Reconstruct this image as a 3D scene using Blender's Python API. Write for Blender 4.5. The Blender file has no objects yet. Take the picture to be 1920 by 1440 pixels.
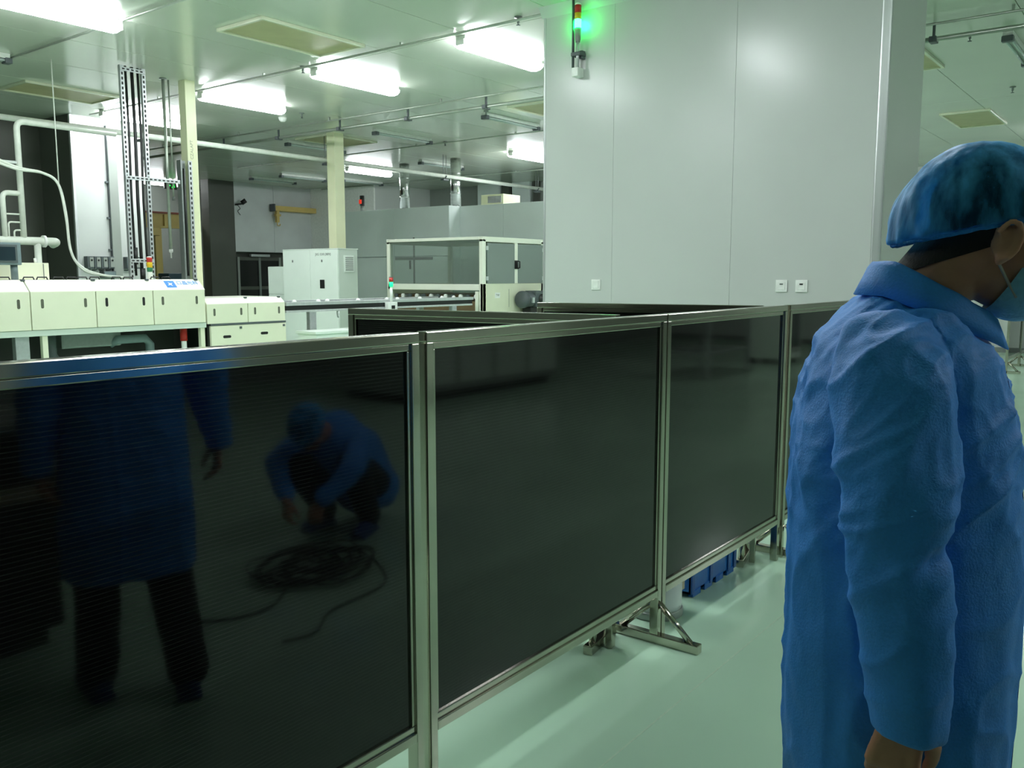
import bpy, bmesh, math, random
from mathutils import Vector, Matrix, noise
random.seed(4)
scn = bpy.context.scene
col = scn.collection

# ------------------------------------------------------------------ camera
cd = bpy.data.cameras.new('camera')
cam = bpy.data.objects.new('camera', cd); col.objects.link(cam)
cd.sensor_fit = 'HORIZONTAL'; cd.sensor_width = 36.0
cd.lens = 36.0 * 1640.0 / 1920.0
cd.clip_start = 0.05; cd.clip_end = 100
cam.location = (0, 0, 1.5)
cam.rotation_euler = (math.radians(90 - 7.06), 0, math.radians(37.5 - 90))
scn.camera = cam

# ------------------------------------------------------------------ view and world
vs = scn.view_settings
scn.display_settings.display_device = 'sRGB'
vs.view_transform = 'Standard'; vs.look = 'None'; vs.gamma = 1.0; vs.use_curve_mapping = False
EXPOSURE = 0.95
vs.exposure = EXPOSURE
LAMP = 26.0                      # emission of a lit lamp cover
wd = bpy.data.worlds.new('world'); scn.world = wd; wd.use_nodes = True
wd.node_tree.nodes['Background'].inputs[0].default_value = (0.6, 0.7, 0.65, 1)
wd.node_tree.nodes['Background'].inputs[1].default_value = 0.05
scn.cycles.max_bounces = 8; scn.cycles.diffuse_bounces = 5; scn.cycles.glossy_bounces = 5
scn.cycles.caustics_reflective = False; scn.cycles.caustics_refractive = False
scn.cycles.sample_clamp_indirect = 4.0
scn.cycles.use_denoising = True

# ------------------------------------------------------------------ materials
def lin(h):
    h = h.lstrip('#'); o = []
    for i in (0, 2, 4):
        c = int(h[i:i+2], 16) / 255.0
        o.append(c / 12.92 if c <= 0.04045 else ((c + 0.055) / 1.055) ** 2.4)
    return (o[0], o[1], o[2], 1)

def mat(name, color, rough=0.5, metal=0.0, bump=0.0, scale=40.0, var=0.06, spec=0.5, emit=None, estr=0.0, stretch=(1, 1, 1), rvar=0.0):
    m = bpy.data.materials.new(name); m.use_nodes = True
    nt = m.node_tree; b = nt.nodes['Principled BSDF']
    c = lin(color) if isinstance(color, str) else color
    b.inputs['Roughness'].default_value = rough
    b.inputs['Metallic'].default_value = metal
    b.inputs['Specular IOR Level'].default_value = spec
    tc = nt.nodes.new('ShaderNodeTexCoord'); mp = nt.nodes.new('ShaderNodeMapping')
    mp.inputs['Scale'].default_value = stretch
    nt.links.new(tc.outputs['Object'], mp.inputs['Vector'])
    nz = nt.nodes.new('ShaderNodeTexNoise'); nz.inputs['Scale'].default_value = scale; nz.inputs['Detail'].default_value = 3
    nt.links.new(mp.outputs['Vector'], nz.inputs['Vector'])
    rp = nt.nodes.new('ShaderNodeValToRGB')
    lo = tuple(max(0, x * (1 - var)) for x in c[:3]) + (1,); hi = tuple(min(1, x * (1 + var)) for x in c[:3]) + (1,)
    rp.color_ramp.elements[0].color = lo; rp.color_ramp.elements[1].color = hi
    rp.color_ramp.elements[0].position = 0.3; rp.color_ramp.elements[1].position = 0.7
    nt.links.new(nz.outputs['Fac'], rp.inputs['Fac']); nt.links.new(rp.outputs['Color'], b.inputs['Base Color'])
    if bump:
        bp = nt.nodes.new('ShaderNodeBump'); bp.inputs['Strength'].default_value = bump; bp.inputs['Distance'].default_value = 0.01
        nt.links.new(nz.outputs['Fac'], bp.inputs['Height']); nt.links.new(bp.outputs['Normal'], b.inputs['Normal'])
    if rvar:
        mr = nt.nodes.new('ShaderNodeMapRange'); mr.inputs['To Min'].default_value = rough - rvar; mr.inputs['To Max'].default_value = rough + rvar
        nt.links.new(nz.outputs['Fac'], mr.inputs['Value']); nt.links.new(mr.outputs['Result'], b.inputs['Roughness'])
    if emit:
        b.inputs['Emission Color'].default_value = lin(emit); b.inputs['Emission Strength'].default_value = estr
    return m

def glassy(name, tint, alpha, rough=0.05):
    m = bpy.data.materials.new(name); m.use_nodes = True
    nt = m.node_tree; b = nt.nodes['Principled BSDF']
    tr = nt.nodes.new('ShaderNodeBsdfTransparent'); tr.inputs[0].default_value = lin(tint)
    mx = nt.nodes.new('ShaderNodeMixShader'); mx.inputs[0].default_value = alpha
    b.inputs['Base Color'].default_value = lin(tint); b.inputs['Roughness'].default_value = rough
    out = nt.nodes['Material Output']
    nz = nt.nodes.new('ShaderNodeTexNoise'); nz.inputs['Scale'].default_value = 6
    mr = nt.nodes.new('ShaderNodeMapRange'); mr.inputs['To Min'].default_value = rough * 0.8; mr.inputs['To Max'].default_value = rough * 1.3
    nt.links.new(nz.outputs['Fac'], mr.inputs['Value']); nt.links.new(mr.outputs['Result'], b.inputs['Roughness'])
    nt.links.new(tr.outputs[0], mx.inputs[1]); nt.links.new(b.outputs[0], mx.inputs[2]); nt.links.new(mx.outputs[0], out.inputs['Surface'])
    return m

M = {}
M['floor'] = mat('epoxy_floor', '#b2d3ba', 0.15, bump=0.02, scale=1.2, var=0.03, rvar=0.04)
M['ceil'] = mat('ceiling_paint', '#c9cfc2', 0.17, scale=0.8, var=0.03, rvar=0.03)
M['gap'] = mat('joint_sealant', '#8d958a', 0.6)
M['white'] = mat('white_cladding', '#c6cac7', 0.24, scale=1.5, var=0.02)
M['greenwhite'] = mat('pale_cladding', '#e0e9e7', 0.3, scale=1.5, var=0.03)
M['darkwall'] = mat('dark_grey_wall', '#4c4f48', 0.55, scale=2, var=0.05)
M['greywall'] = mat('light_grey_wall', '#8f958f', 0.5, scale=2, var=0.05)
M['alu'] = mat('aluminium_trim', '#d4d8d8', 0.3, 0.6, scale=30, stretch=(1, 1, .05))
M['steel'] = mat('brushed_stainless', '#b9b6aa', 0.14, 1.0, scale=3, var=0.03)
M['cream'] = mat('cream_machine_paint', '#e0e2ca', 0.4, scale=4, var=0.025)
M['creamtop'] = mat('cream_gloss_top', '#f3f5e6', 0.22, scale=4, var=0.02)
M['column'] = mat('cream_column_paint', '#e2e4c0', 0.35, scale=5, var=0.03)
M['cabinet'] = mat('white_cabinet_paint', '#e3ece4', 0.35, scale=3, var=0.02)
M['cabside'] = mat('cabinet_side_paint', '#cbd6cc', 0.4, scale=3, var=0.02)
M['black'] = mat('black_plastic', '#161817', 0.4, scale=50)
M['dark'] = mat('dark_interior', '#22241f', 0.6, scale=8)
M['charcoal'] = mat('charcoal_casting', '#4d5557', 0.45, bump=0.1, scale=60)
M['grey'] = mat('grey_steel', '#7f8583', 0.4, 0.5, scale=30)
M['galv'] = mat('galvanised_strut', '#c7cbcd', 0.32, 0.7, scale=40, bump=0.03)
M['duct'] = mat('galvanised_duct', '#c9cecb', 0.2, 1.0, bump=0.15, scale=7, stretch=(1, 1, 3), var=0.1)
M['pipewhite'] = mat('white_pipe', '#dfe4da', 0.35, scale=20)
M['conduit'] = mat('conduit_pipe', '#aab3a8', 0.3, 0.5, scale=20)
M['olive'] = mat('beige_hatch', '#b5ae86', 0.5, scale=5)
M['hatchrim'] = mat('hatch_rim', '#d9dcc4', 0.25, scale=5)
M['yellow'] = mat('crane_yellow', '#c9b06a', 0.5, scale=6)
M['red'] = mat('red_lens', '#b3231c', 0.35, scale=20)
M['amber'] = mat('amber_lens', '#d8b21d', 0.35, scale=20)
M['green'] = mat('green_lens', '#1d6b44', 0.35, scale=20)
M['redpaint'] = mat('red_paint', '#8d4436', 0.5, scale=10)
M['greenlit'] = mat('lit_green_lens', '#20ff70', 0.3, emit='#12ff5c', estr=40.0)
M['tealt'] = mat('lit_teal_lens', '#20d890', 0.3, emit='#10d878', estr=0.9)
M['redlit'] = mat('lit_red_lens', '#d03020', 0.3, emit='#d83018', estr=0.4)
M['exit'] = mat('lit_exit_sign', '#10c040', 0.3, emit='#10d040', estr=1.6)
M['lamp'] = mat('lit_lamp_cover', '#ffffff', 0.3, emit='#f6fbff', estr=LAMP)
M['lampbase'] = mat('lamp_housing', '#d8ddd6', 0.35, scale=20)
M['lampoff'] = mat('unlit_lamp_tube', '#b9c6c2', 0.2, scale=20)
M['plate'] = mat('outlet_plate', '#eef0ec', 0.3, scale=20)
M['bluecrate'] = mat('blue_plastic', '#0f5fae', 0.35, scale=20)
M['drum'] = mat('white_drum', '#dfe1e4', 0.3, scale=6)
M['drumring'] = mat('grey_drum_ring', '#9aa09e', 0.3, 0.3, scale=20)
M['tape'] = mat('tan_tape', '#b9ab92', 0.6, scale=20)
M['logo'] = mat('logo_blue', '#2f7fd6', 0.4, scale=20)
M['ink'] = mat('grey_ink', '#6f7570', 0.6, scale=20)
M['pencil'] = mat('pale_ink', '#9a9d84', 0.6, scale=20)
M['inkblue'] = mat('blue_ink', '#5d9be0', 0.5, scale=20)
M['screen'] = mat('dark_screen', '#1c2b33', 0.12, scale=3)
M['bezel'] = mat('grey_bezel', '#6f7e82', 0.4, scale=20)
M['coat'] = mat('blue_coat_fabric', '#3a8ae2', 0.6, bump=0.18, scale=260, var=0.05, spec=0.35)
M['coatdark'] = mat('navy_placket_shade', '#123a8c', 0.6, bump=0.2, scale=260)  # placket colour, darkened mostly to stand for shadow
M['trouser'] = mat('dark_trousers', '#17181c', 0.8, bump=0.3, scale=220)
M['shoe'] = mat('blue_shoe', '#1d3f86', 0.6, scale=60)
M['skin'] = mat('skin', '#ba8269', 0.5, scale=35, var=0.08, bump=0.08)
M['hair'] = mat('black_hair', '#15100c', 0.75, bump=0.25, scale=420, stretch=(1, 1, .3))
M['mask'] = mat('blue_face_mask', '#7fb3cc', 0.7, bump=0.3, scale=120)
M['strap'] = mat('white_strap', '#a89c94', 0.6, scale=60)
M['card'] = mat('cardboard_brown', '#6c5a3e', 0.7, scale=12)
M['clear'] = glassy('clear_acrylic', '#dfe6e2', 0.10)
M['smoke'] = glassy('smoked_polycarbonate', '#a3aeaa', 0.62, 0.2)

# translucent bouffant cap fabric
def cap_material():
    m = bpy.data.materials.new('blue_bouffant_fabric'); m.use_nodes = True
    nt = m.node_tree; b = nt.nodes['Principled BSDF']
    b.inputs['Roughness'].default_value = 0.55
    b.inputs['Base Color'].default_value = lin('#44a4ea')
    tr = nt.nodes.new('ShaderNodeBsdfTransparent'); tr.inputs[0].default_value = lin('#4fa6e0')
    nz = nt.nodes.new('ShaderNodeTexNoise'); nz.inputs['Scale'].default_value = 34; nz.inputs['Detail'].default_value = 4
    tc = nt.nodes.new('ShaderNodeTexCoord'); mp = nt.nodes.new('ShaderNodeMapping'); mp.inputs['Rotation'].default_value = (0, math.radians(-28), 0); mp.inputs['Scale'].default_value = (1, 1, .28)
    nt.links.new(tc.outputs['Object'], mp.inputs['Vector']); nt.links.new(mp.outputs['Vector'], nz.inputs['Vector'])
    lw = nt.nodes.new('ShaderNodeLayerWeight'); lw.inputs[0].default_value = 0.30   # a thin weave looks denser edge-on
    mr = nt.nodes.new('ShaderNodeMapRange'); mr.inputs['To Min'].default_value = 0.55; mr.inputs['From Min'].default_value = 0.38; mr.inputs['From Max'].default_value = 0.68; mr.inputs['To Min'].default_value = 0.06; mr.inputs['To Max'].default_value = 0.72
    ad = nt.nodes.new('ShaderNodeMath'); ad.operation = 'ADD'; ad.use_clamp = True
    nt.links.new(nz.outputs['Fac'], mr.inputs['Value']); nt.links.new(mr.outputs['Result'], ad.inputs[0]); nt.links.new(lw.outputs['Facing'], ad.inputs[1])
    mx = nt.nodes.new('ShaderNodeMixShader'); out = nt.nodes['Material Output']
    bp = nt.nodes.new('ShaderNodeBump'); bp.inputs['Strength'].default_value = 0.4; bp.inputs['Distance'].default_value = 0.01
    nt.links.new(nz.outputs['Fac'], bp.inputs['Height']); nt.links.new(bp.outputs['Normal'], b.inputs['Normal'])
    nt.links.new(ad.outputs[0], mx.inputs[0]); nt.links.new(tr.outputs[0], mx.inputs[1]); nt.links.new(b.outputs[0], mx.inputs[2])
    nt.links.new(mx.outputs[0], out.inputs['Surface'])
    return m
M['cap'] = cap_material()

# ribbed dark multiwall sheet: fine horizontal ribs in colour and relief
def sheet_material():
    m = bpy.data.materials.new('dark_multiwall_sheet'); m.use_nodes = True
    nt = m.node_tree; b = nt.nodes['Principled BSDF']
    tc = nt.nodes.new('ShaderNodeTexCoord'); sx = nt.nodes.new('ShaderNodeSeparateXYZ')
    nt.links.new(tc.outputs['Object'], sx.inputs[0])
    mu = nt.nodes.new('ShaderNodeMath'); mu.operation = 'MULTIPLY'; mu.inputs[1].default_value = 2 * math.pi / 0.0095
    nt.links.new(sx.outputs['Z'], mu.inputs[0])
    sn = nt.nodes.new('ShaderNodeMath'); sn.operation = 'SINE'; nt.links.new(mu.outputs[0], sn.inputs[0])
    rp = nt.nodes.new('ShaderNodeValToRGB')
    rp.color_ramp.elements[0].color = (0.0055, 0.0052, 0.005, 1); rp.color_ramp.elements[1].color = (0.017, 0.0165, 0.0155, 1)
    rp.color_ramp.elements[0].position = 0.35; rp.color_ramp.elements[1].position = 0.95
    nt.links.new(sn.outputs[0], rp.inputs['Fac']); nt.links.new(rp.outputs['Color'], b.inputs['Base Color'])
    b.inputs['Roughness'].default_value = 0.045
    b.inputs['IOR'].default_value = 1.5
    b.inputs['Specular IOR Level'].default_value = 0.5
    nz = nt.nodes.new('ShaderNodeTexNoise'); nz.inputs['Scale'].default_value = 2.5
    mr = nt.nodes.new('ShaderNodeMapRange'); mr.inputs['To Min'].default_value = 0.03; mr.inputs['To Max'].default_value = 0.07
    nt.links.new(nz.outputs['Fac'], mr.inputs['Value']); nt.links.new(mr.outputs['Result'], b.inputs['Roughness'])
    return m
M['sheet'] = sheet_material()

# ------------------------------------------------------------------ mesh helpers
ORG = {}                       # world origin of each root / part

class MB:
    def __init__(self): self.bm = bmesh.new()
    def box(self, x0, x1, y0, y1, z0, z1, bev=0.0):
        b = bmesh.new()
        vs_ = [b.verts.new(p) for p in ((x0,y0,z0),(x1,y0,z0),(x1,y1,z0),(x0,y1,z0),(x0,y0,z1),(x1,y0,z1),(x1,y1,z1),(x0,y1,z1))]
        for f in ((0,3,2,1),(4,5,6,7),(0,1,5,4),(1,2,6,5),(2,3,7,6),(3,0,4,7)): b.faces.new([vs_[i] for i in f])
        if bev: bmesh.ops.bevel(b, geom=list(b.edges), offset=bev, segments=2, affect='EDGES', profile=0.6)
        self.add(b); return self
    def prism(self, pts, axis, a, c, bev=0.0):
        """polygon PTS (2-D) swept along AXIS from a to c; other two axes in cyclic-free order (x,y,z minus axis)"""
        b = bmesh.new()
        def P(p, t):
            return {'x': (t, p[0], p[1]), 'y': (p[0], t, p[1]), 'z': (p[0], p[1], t)}[axis]
        v0 = [b.verts.new(P(p, a)) for p in pts]; v1 = [b.verts.new(P(p, c)) for p in pts]
        n = len(pts)
        b.faces.new(v0); b.faces.new(v1[::-1])
        for i in range(n): b.faces.new((v0[i], v1[i], v1[(i+1) % n], v0[(i+1) % n]))
        bmesh.ops.recalc_face_normals(b, faces=b.faces)
        if bev: bmesh.ops.bevel(b, geom=list(b.edges), offset=bev, segments=2, affect='EDGES')
        self.add(b); return self
    def tube(self, pts, r, seg=10, caps=True):
        pts = [Vector(p) for p in pts]; n = len(pts)
        rs = r if isinstance(r, (list, tuple)) else [r] * n
        b = self.bm; rings = []
        up = None
        for i, p in enumerate(pts):
            d = (pts[min(i+1, n-1)] - pts[max(i-1, 0)]).normalized()
            if up is None: up = Vector((0, 0, 1)) if abs(d.z) < 0.9 else Vector((1, 0, 0))
            s = d.cross(up).normalized(); up = s.cross(d).normalized()
            rings.append([b.verts.new(p + (s * math.cos(2*math.pi*k/seg) + up * math.sin(2*math.pi*k/seg)) * rs[i]) for k in range(seg)])
        for i in range(n - 1):
            for k in range(seg):
                f = b.faces.new((rings[i][k], rings[i][(k+1) % seg], rings[i+1][(k+1) % seg], rings[i+1][k])); f.smooth = True
        if caps:
            b.faces.new(rings[0][::-1]); b.faces.new(rings[-1])
        return self
    def cyl(self, p0, p1, r0, r1=None, seg=16): return self.tube([p0, p1], [r0, r0 if r1 is None else r1], seg)
    def lathe(self, c, prof, seg=28):
        """profile of (r, z) about a vertical axis through c=(x, y)"""
        b = self.bm; rings = []
        for r, z in prof:
            rings.append([b.verts.new((c[0] + r*math.cos(2*math.pi*k/seg), c[1] + r*math.sin(2*math.pi*k/seg), z)) for k in range(seg)])
        for i in range(len(prof) - 1):
            for k in range(seg):
                f = b.faces.new((rings[i][k], rings[i][(k+1) % seg], rings[i+1][(k+1) % seg], rings[i+1][k])); f.smooth = True
        b.faces.new(rings[0][::-1]); b.faces.new(rings[-1]); return self
    def ball(self, c, r, seg=14):
        rr = r if isinstance(r, (tuple, list)) else (r, r, r)
        b = bmesh.new(); bmesh.ops.create_uvsphere(b, u_segments=seg, v_segments=max(6, seg // 2), radius=1.0)
        for v in b.verts: v.co = Vector((v.co.x*rr[0] + c[0], v.co.y*rr[1] + c[1], v.co.z*rr[2] + c[2]))
        for f in b.faces: f.smooth = True
        self.add(b); return self
    def add(self, b, mtx=None):
        if mtx is not None: b.transform(mtx)
        me = bpy.data.meshes.new('tmp'); b.to_mesh(me); b.free(); self.bm.from_mesh(me); bpy.data.meshes.remove(me)
    def xf(self, mtx): self.bm.transform(mtx); return self
    def build(self, name, m, parent=None, org=None, smooth=False):
        o3 = Vector(org) if org is not None else (ORG[parent.name] if parent is not None else Vector((0, 0, 0)))
        bmesh.ops.recalc_face_normals(self.bm, faces=self.bm.faces)
        if smooth:
            for f in self.bm.faces: f.smooth = True
        self.bm.transform(Matrix.Translation(-o3))
        me = bpy.data.meshes.new(name); self.bm.to_mesh(me); self.bm.free()
        me.materials.append(M[m] if isinstance(m, str) else m)
        return link(name, me, parent, o3)

def link(name, me, parent=None, o3=Vector((0, 0, 0))):
    o = bpy.data.objects.new(name, me); col.objects.link(o)
    if parent is not None:
        o.parent = parent; o.location = o3 - ORG[parent.name]
    else: o.location = o3
    ORG[o.name] = Vector(o3); return o

def tag(o, label=None, cat=None, group=None, kind=None):
    if label: o['label'] = label
    if cat: o['category'] = cat
    if group: o['group'] = group
    if kind: o['kind'] = kind
    return o

def thing(name, loc, label, cat, group=None):
    o = bpy.data.objects.new(name, None); col.objects.link(o); o.location = loc; o.empty_display_size = 0.1
    ORG[o.name] = Vector(loc); return tag(o, label, cat, group)

def copy_tree(o, parent=None):
    c = o.copy(); col.objects.link(c); ORG[c.name] = ORG[o.name].copy()
    if parent is not None: c.parent = parent
    for ch in list(o.children): copy_tree(ch, c)
    return c

def place(o, loc, rz=None, label=None):
    o.location = loc; ORG[o.name] = Vector(loc)
    if rz is not None: o.rotation_euler[2] = rz
    if label: o['label'] = label
    return o

def box(name, m, parent, *a, bev=0.0): return MB().box(*a, bev=bev).build(name, m, parent)

def text(name, s, size, m, parent, mtx, extrude=0.0008):
    cu = bpy.data.curves.new(name, 'FONT'); cu.body = s; cu.size = size; cu.extrude = extrude
    cu.align_x = 'CENTER'; cu.align_y = 'CENTER'; cu.resolution_u = 3
    tmp = bpy.data.objects.new('tmp', cu); col.objects.link(tmp)
    dg = bpy.context.evaluated_depsgraph_get(); dg.update()
    me = bpy.data.meshes.new_from_object(tmp.evaluated_get(dg)); bpy.data.objects.remove(tmp); bpy.data.curves.remove(cu)
    me.name = name
    o3 = ORG[parent.name]
    me.transform(Matrix.Translation(-o3) @ mtx); me.materials.clear(); me.materials.append(M[m])
    return link(name, me, parent, o3)

def facing(pos, ux, uz):
    """matrix that puts text at POS with its reading direction UX and its up direction UZ"""
    ux = Vector(ux).normalized(); uz = Vector(uz).normalized(); n = ux.cross(uz)
    m = Matrix((ux, uz, n)).transposed().to_4x4(); m.translation = Vector(pos); return m
# ------------------------------------------------------------------ room
H = 3.7
XL, XR, YF, YB = -6.0, 19.5, -7.0, 20.6
o = MB().box(XL - .3, XR + .3, YF - .3, YB + .3, -0.1, 0.0).build('floor', 'floor'); tag(o, kind='structure')
o2 = MB().box(1.2, 6.0, 1.318, 1.324, 0.0, 0.0008).build('seam', mat('floor_weld', '#b9d2ba', 0.2), o)
ceil = MB().box(XL, XR, YF, YB, H + 0.02, H + 0.1).build('ceiling', 'gap'); tag(ceil, kind='structure')
pw, pl = 1.034, 6.18
first = None
jx = -2.06 - 4.12 + 0.2
y = YF
while y < YB - 0.05:
    x = jx
    while x < XR:
        x0, x1 = max(x, XL), min(x + pl, XR); y1 = min(y + pw, YB)
        MB().box(x0 + .003, x1 - .003, y + .003, y1 - .003, H, H + 0.03, bev=0.003).build('panel', 'ceil', ceil)
        x += pl
    y += pw

def wall(name, m, *a, kids=None):
    return tag(MB().box(*a).build(name, m), kind='structure')
wall('wall_front', 'greywall', XL, XR, YF - .15, YF, 0, H)
wall('wall_left', 'greywall', XL - .15, XL, YF, YB, 0, H)
wb = wall('wall_back', 'greywall', XL, XR, YB, YB + .15, 0, H)
wr = wall('wall_right', 'white', XR, XR + .15, YF, 8.0, 0, H)
tag(MB().box(XR - .012, XR, YF, 8.0, 0, .1).build('baseboard_right', 'grey'), kind='structure')
wall('wall_far', 'greywall', 17.0, 17.3, 8.0, YB, 0, H)
wall('wall_return', 'greywall', 17.3, XR, 7.9, 8.0, 0, H)
# pilasters and panel faces on the far wall seen over the grey enclosure
for i, (y0, y1, m) in enumerate(((13.3, 13.95, 'greenwhite'), (13.02, 13.24, 'darkwall'), (12.45, 12.95, 'greenwhite'), (12.2, 12.36, 'darkwall'))):
    tag(MB().box(16.8 + .04 * i, 17.0, y0, y1, 0, H).build('trim_%d' % (i + 1), m), kind='structure')

# dark wall on the left with the pale clad column in front of its end
wall('wall_dark', 'darkwall', XL, 6.12, 13.2, 13.4, 0, H)
wc = tag(MB().box(6.12, 7.12, 12.34, 14.2, 0, H).build('wall_column', 'darkwall'), kind='structure')
MB().box(6.1, 6.66, 12.3, 12.34, 0.1, H, bev=.004).build('panel', 'white', wc)
MB().box(6.664, 7.13, 12.3, 12.34, 0.1, H, bev=.004).build('panel', 'white', wc)
MB().box(6.08, 6.12, 12.33, 13.2, 0.1, H, bev=.004).build('panel', 'darkwall', wc)
MB().box(6.075, 6.115, 12.285, 12.33, 0, H, bev=.008).build('corner_trim', 'alu', wc)
MB().box(6.1, 7.13, 12.29, 12.34, 0, .1).build('skirting', 'grey', wc)

# far left: dark pillar, white upper cladding, dark doorway
wall('wall_pillar', 'darkwall', 12.0, 12.68, 18.0, 18.3, 0, H)
wlow = wall('wall_lower', 'darkwall', 12.68, 15.0, 18.3, 18.5, 0, H)
wu = tag(MB().box(12.68, 15.0, 18.07, 18.3, 2.07, H).build('wall_upper', 'greywall'), kind='structure')
for x0 in (12.68, 13.84): MB().box(x0 + .003, x0 + 1.157, 18.04, 18.07, 2.07, H, bev=.004).build('panel', mat('shaded_white', '#c6caca', .4, scale=2), wu)
MB().box(12.655, 12.70, 18.02, 18.08, 2.05, H, bev=.004).build('edge_trim', 'alu', wu)
d = tag(MB().box(12.86, 14.14, 18.24, 18.3, 0, 1.95).build('door_1', 'dark'), kind='structure')
for x0, x1 in ((12.86, 12.92), (13.47, 13.53), (14.08, 14.14)): MB().box(x0, x1, 18.2, 18.26, 0, 1.95, bev=.005).build('stile', 'greywall' if x0 != 13.47 else 'grey', d)
for z0, z1 in ((1.87, 1.95), (1.16, 1.24), (0, .15)): MB().box(12.92, 14.08, 18.205, 18.255, z0, z1, bev=.005).build('rail', 'darkwall', d)
for x0 in (12.92, 13.53):
    for z0, z1 in ((.15, 1.16), (1.24, 1.87)): MB().box(x0, x0 + .55, 18.232, 18.24, z0, z1).build('pane', mat('dark_pane', '#0c0d0d', .15), d)
MB().box(13.2, 13.75, 18.12, 18.2, 1.96, 2.02, bev=.006).build('closer', 'galv', d)
ww = tag(MB().box(15.04, 17.0, 15.72, 18.3, 0, H).build('wall_white_room', 'white'), kind='structure')
for k in range(2): MB().box(15.0, 15.04, 15.7 + 1.3*k + .003, 15.7 + 1.3*(k+1) - .003, .0, H, bev=.004).build('panel', 'plate', ww)  # brighter white stands in for the nearby lamp's glow on this face

# big white enclosure in the middle right, floor to ceiling
BX, BY0, BY1 = 6.19, 1.65, 4.41
wk = tag(MB().box(BX + .04, 7.1, BY0 + .03, BY1 - .03, 0, H).build('wall_block', 'white'), kind='structure')
for a, b in ((BY0 + .06, 2.706), (2.709, 3.726), (3.729, BY1 - .02)):
    MB().box(BX, BX + .04, a - .0008, b + .0008, .08, H - .06, bev=.0015).build('panel', 'white', wk)
MB().box(BX + .02, 7.1, BY0, BY0 + .03, .08, H - .06, bev=.003).build('panel', 'white', wk)
MB().box(BX + .02, 7.1, BY1 - .03, BY1, .08, H - .06, bev=.003).build('panel', 'white', wk)
MB().box(BX - .006, BX + .03, BY0 - .004, BY0 + .06, .0, H - .05, bev=.012).build('corner_trim', 'alu', wk)
MB().box(BX - .004, BX + .03, BY1 - .02, BY1 + .004, .0, H - .05, bev=.008).build('corner_trim', 'alu', wk)
MB().prism([(BX - .06, H), (BX + .02, H), (BX + .02, H - .08), (BX, H - .08)], 'y', BY0 - .02, BY1 + .02).build('cornice', 'white', wk)
MB().box(BX - .004, BX + .03, BY0, BY1, 0, .08).build('skirting', 'grey', wk)

# grey-green clean enclosure far behind
we = tag(MB().box(12.24, 14.6, 5.0, 13.3, 0, 2.74).build('wall_enclosure', 'greenwhite'), kind='structure')
MB().box(11.94, 12.24, 10.6, 13.3, 0, 2.74).build('bay', 'greenwhite', we)
for a, b in ((10.56, 11.93), (11.935, 13.3)):
    MB().box(11.9, 11.94, a, b, 1.86, 2.745, bev=.003).build('panel', 'greenwhite', we)
    MB().box(11.9, 11.94, a, b, 0.0, 1.845, bev=.003).build('panel', 'greenwhite', we)
MB().box(11.905, 12.2, 10.55, 10.59, 0, 2.745, bev=.003).build('panel', 'greenwhite', we)
for a, b in ((9.56, 10.56), (8.3, 9.555), (7.0, 8.295), (5.0, 6.995)):
    MB().box(12.2, 12.24, a, b, 0, 2.745, bev=.003).build('panel', 'greenwhite', we)
MB().box(11.87, 11.9, 11.50, 11.52, 1.62, 1.78, bev=.004).build('handle', 'black', we)
MB().box(11.885, 11.9, 10.95, 11.9, 1.79, 1.84, bev=.002).build('label_strip', 'grey', we)
MB().box(11.895, 11.905, 11.40, 11.44, 0, 2.2).build('door_joint', 'grey', we)

# ------------------------------------------------------------------ ceiling lamps
def lit_lamp():
    t = thing('ceiling_lamp', (0, 0, H), 'x', 'lamp')
    MB().box(0, 1.22, -.06, .06, H - .035, H, bev=.006).build('housing', 'lampbase', t)
    pts = [(-.10 + .0, H - .05), (-.095, H - .075), (-.06, H - .10), (0, H - .108), (.06, H - .10), (.095, H - .075), (.10, H - .05), (.06, H - .036), (-.06, H - .036)]
    MB().prism(pts, 'x', .03, 1.19).build('bloom_cover', 'lamp', t)  # widened glowing cover stands for the bloom around the slim tubes
    for a, b in ((-.01, .03), (1.19, 1.23)): MB().box(a, b, -.05, .05, H - .085, H - .03, bev=.008).build('end_cap', 'lampbase', t)
    return t
def unlit_lamp():
    t = thing('ceiling_lamp', (0, 0, H), 'x', 'lamp')
    MB().box(0, 1.22, -.045, .045, H - .05, H, bev=.006).build('housing', 'lampbase', t)
    for s in (-.025, .025): MB().cyl((.03, s, H - .066), (1.19, s, H - .066), .013, seg=8).build('tube', 'lampoff', t)
    for a, b in ((-.02, .05), (1.17, 1.24)): MB().box(a, b, -.05, .05, H - .095, H - .04, bev=.01).build('end_cap', 'charcoal', t)
    return t
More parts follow.
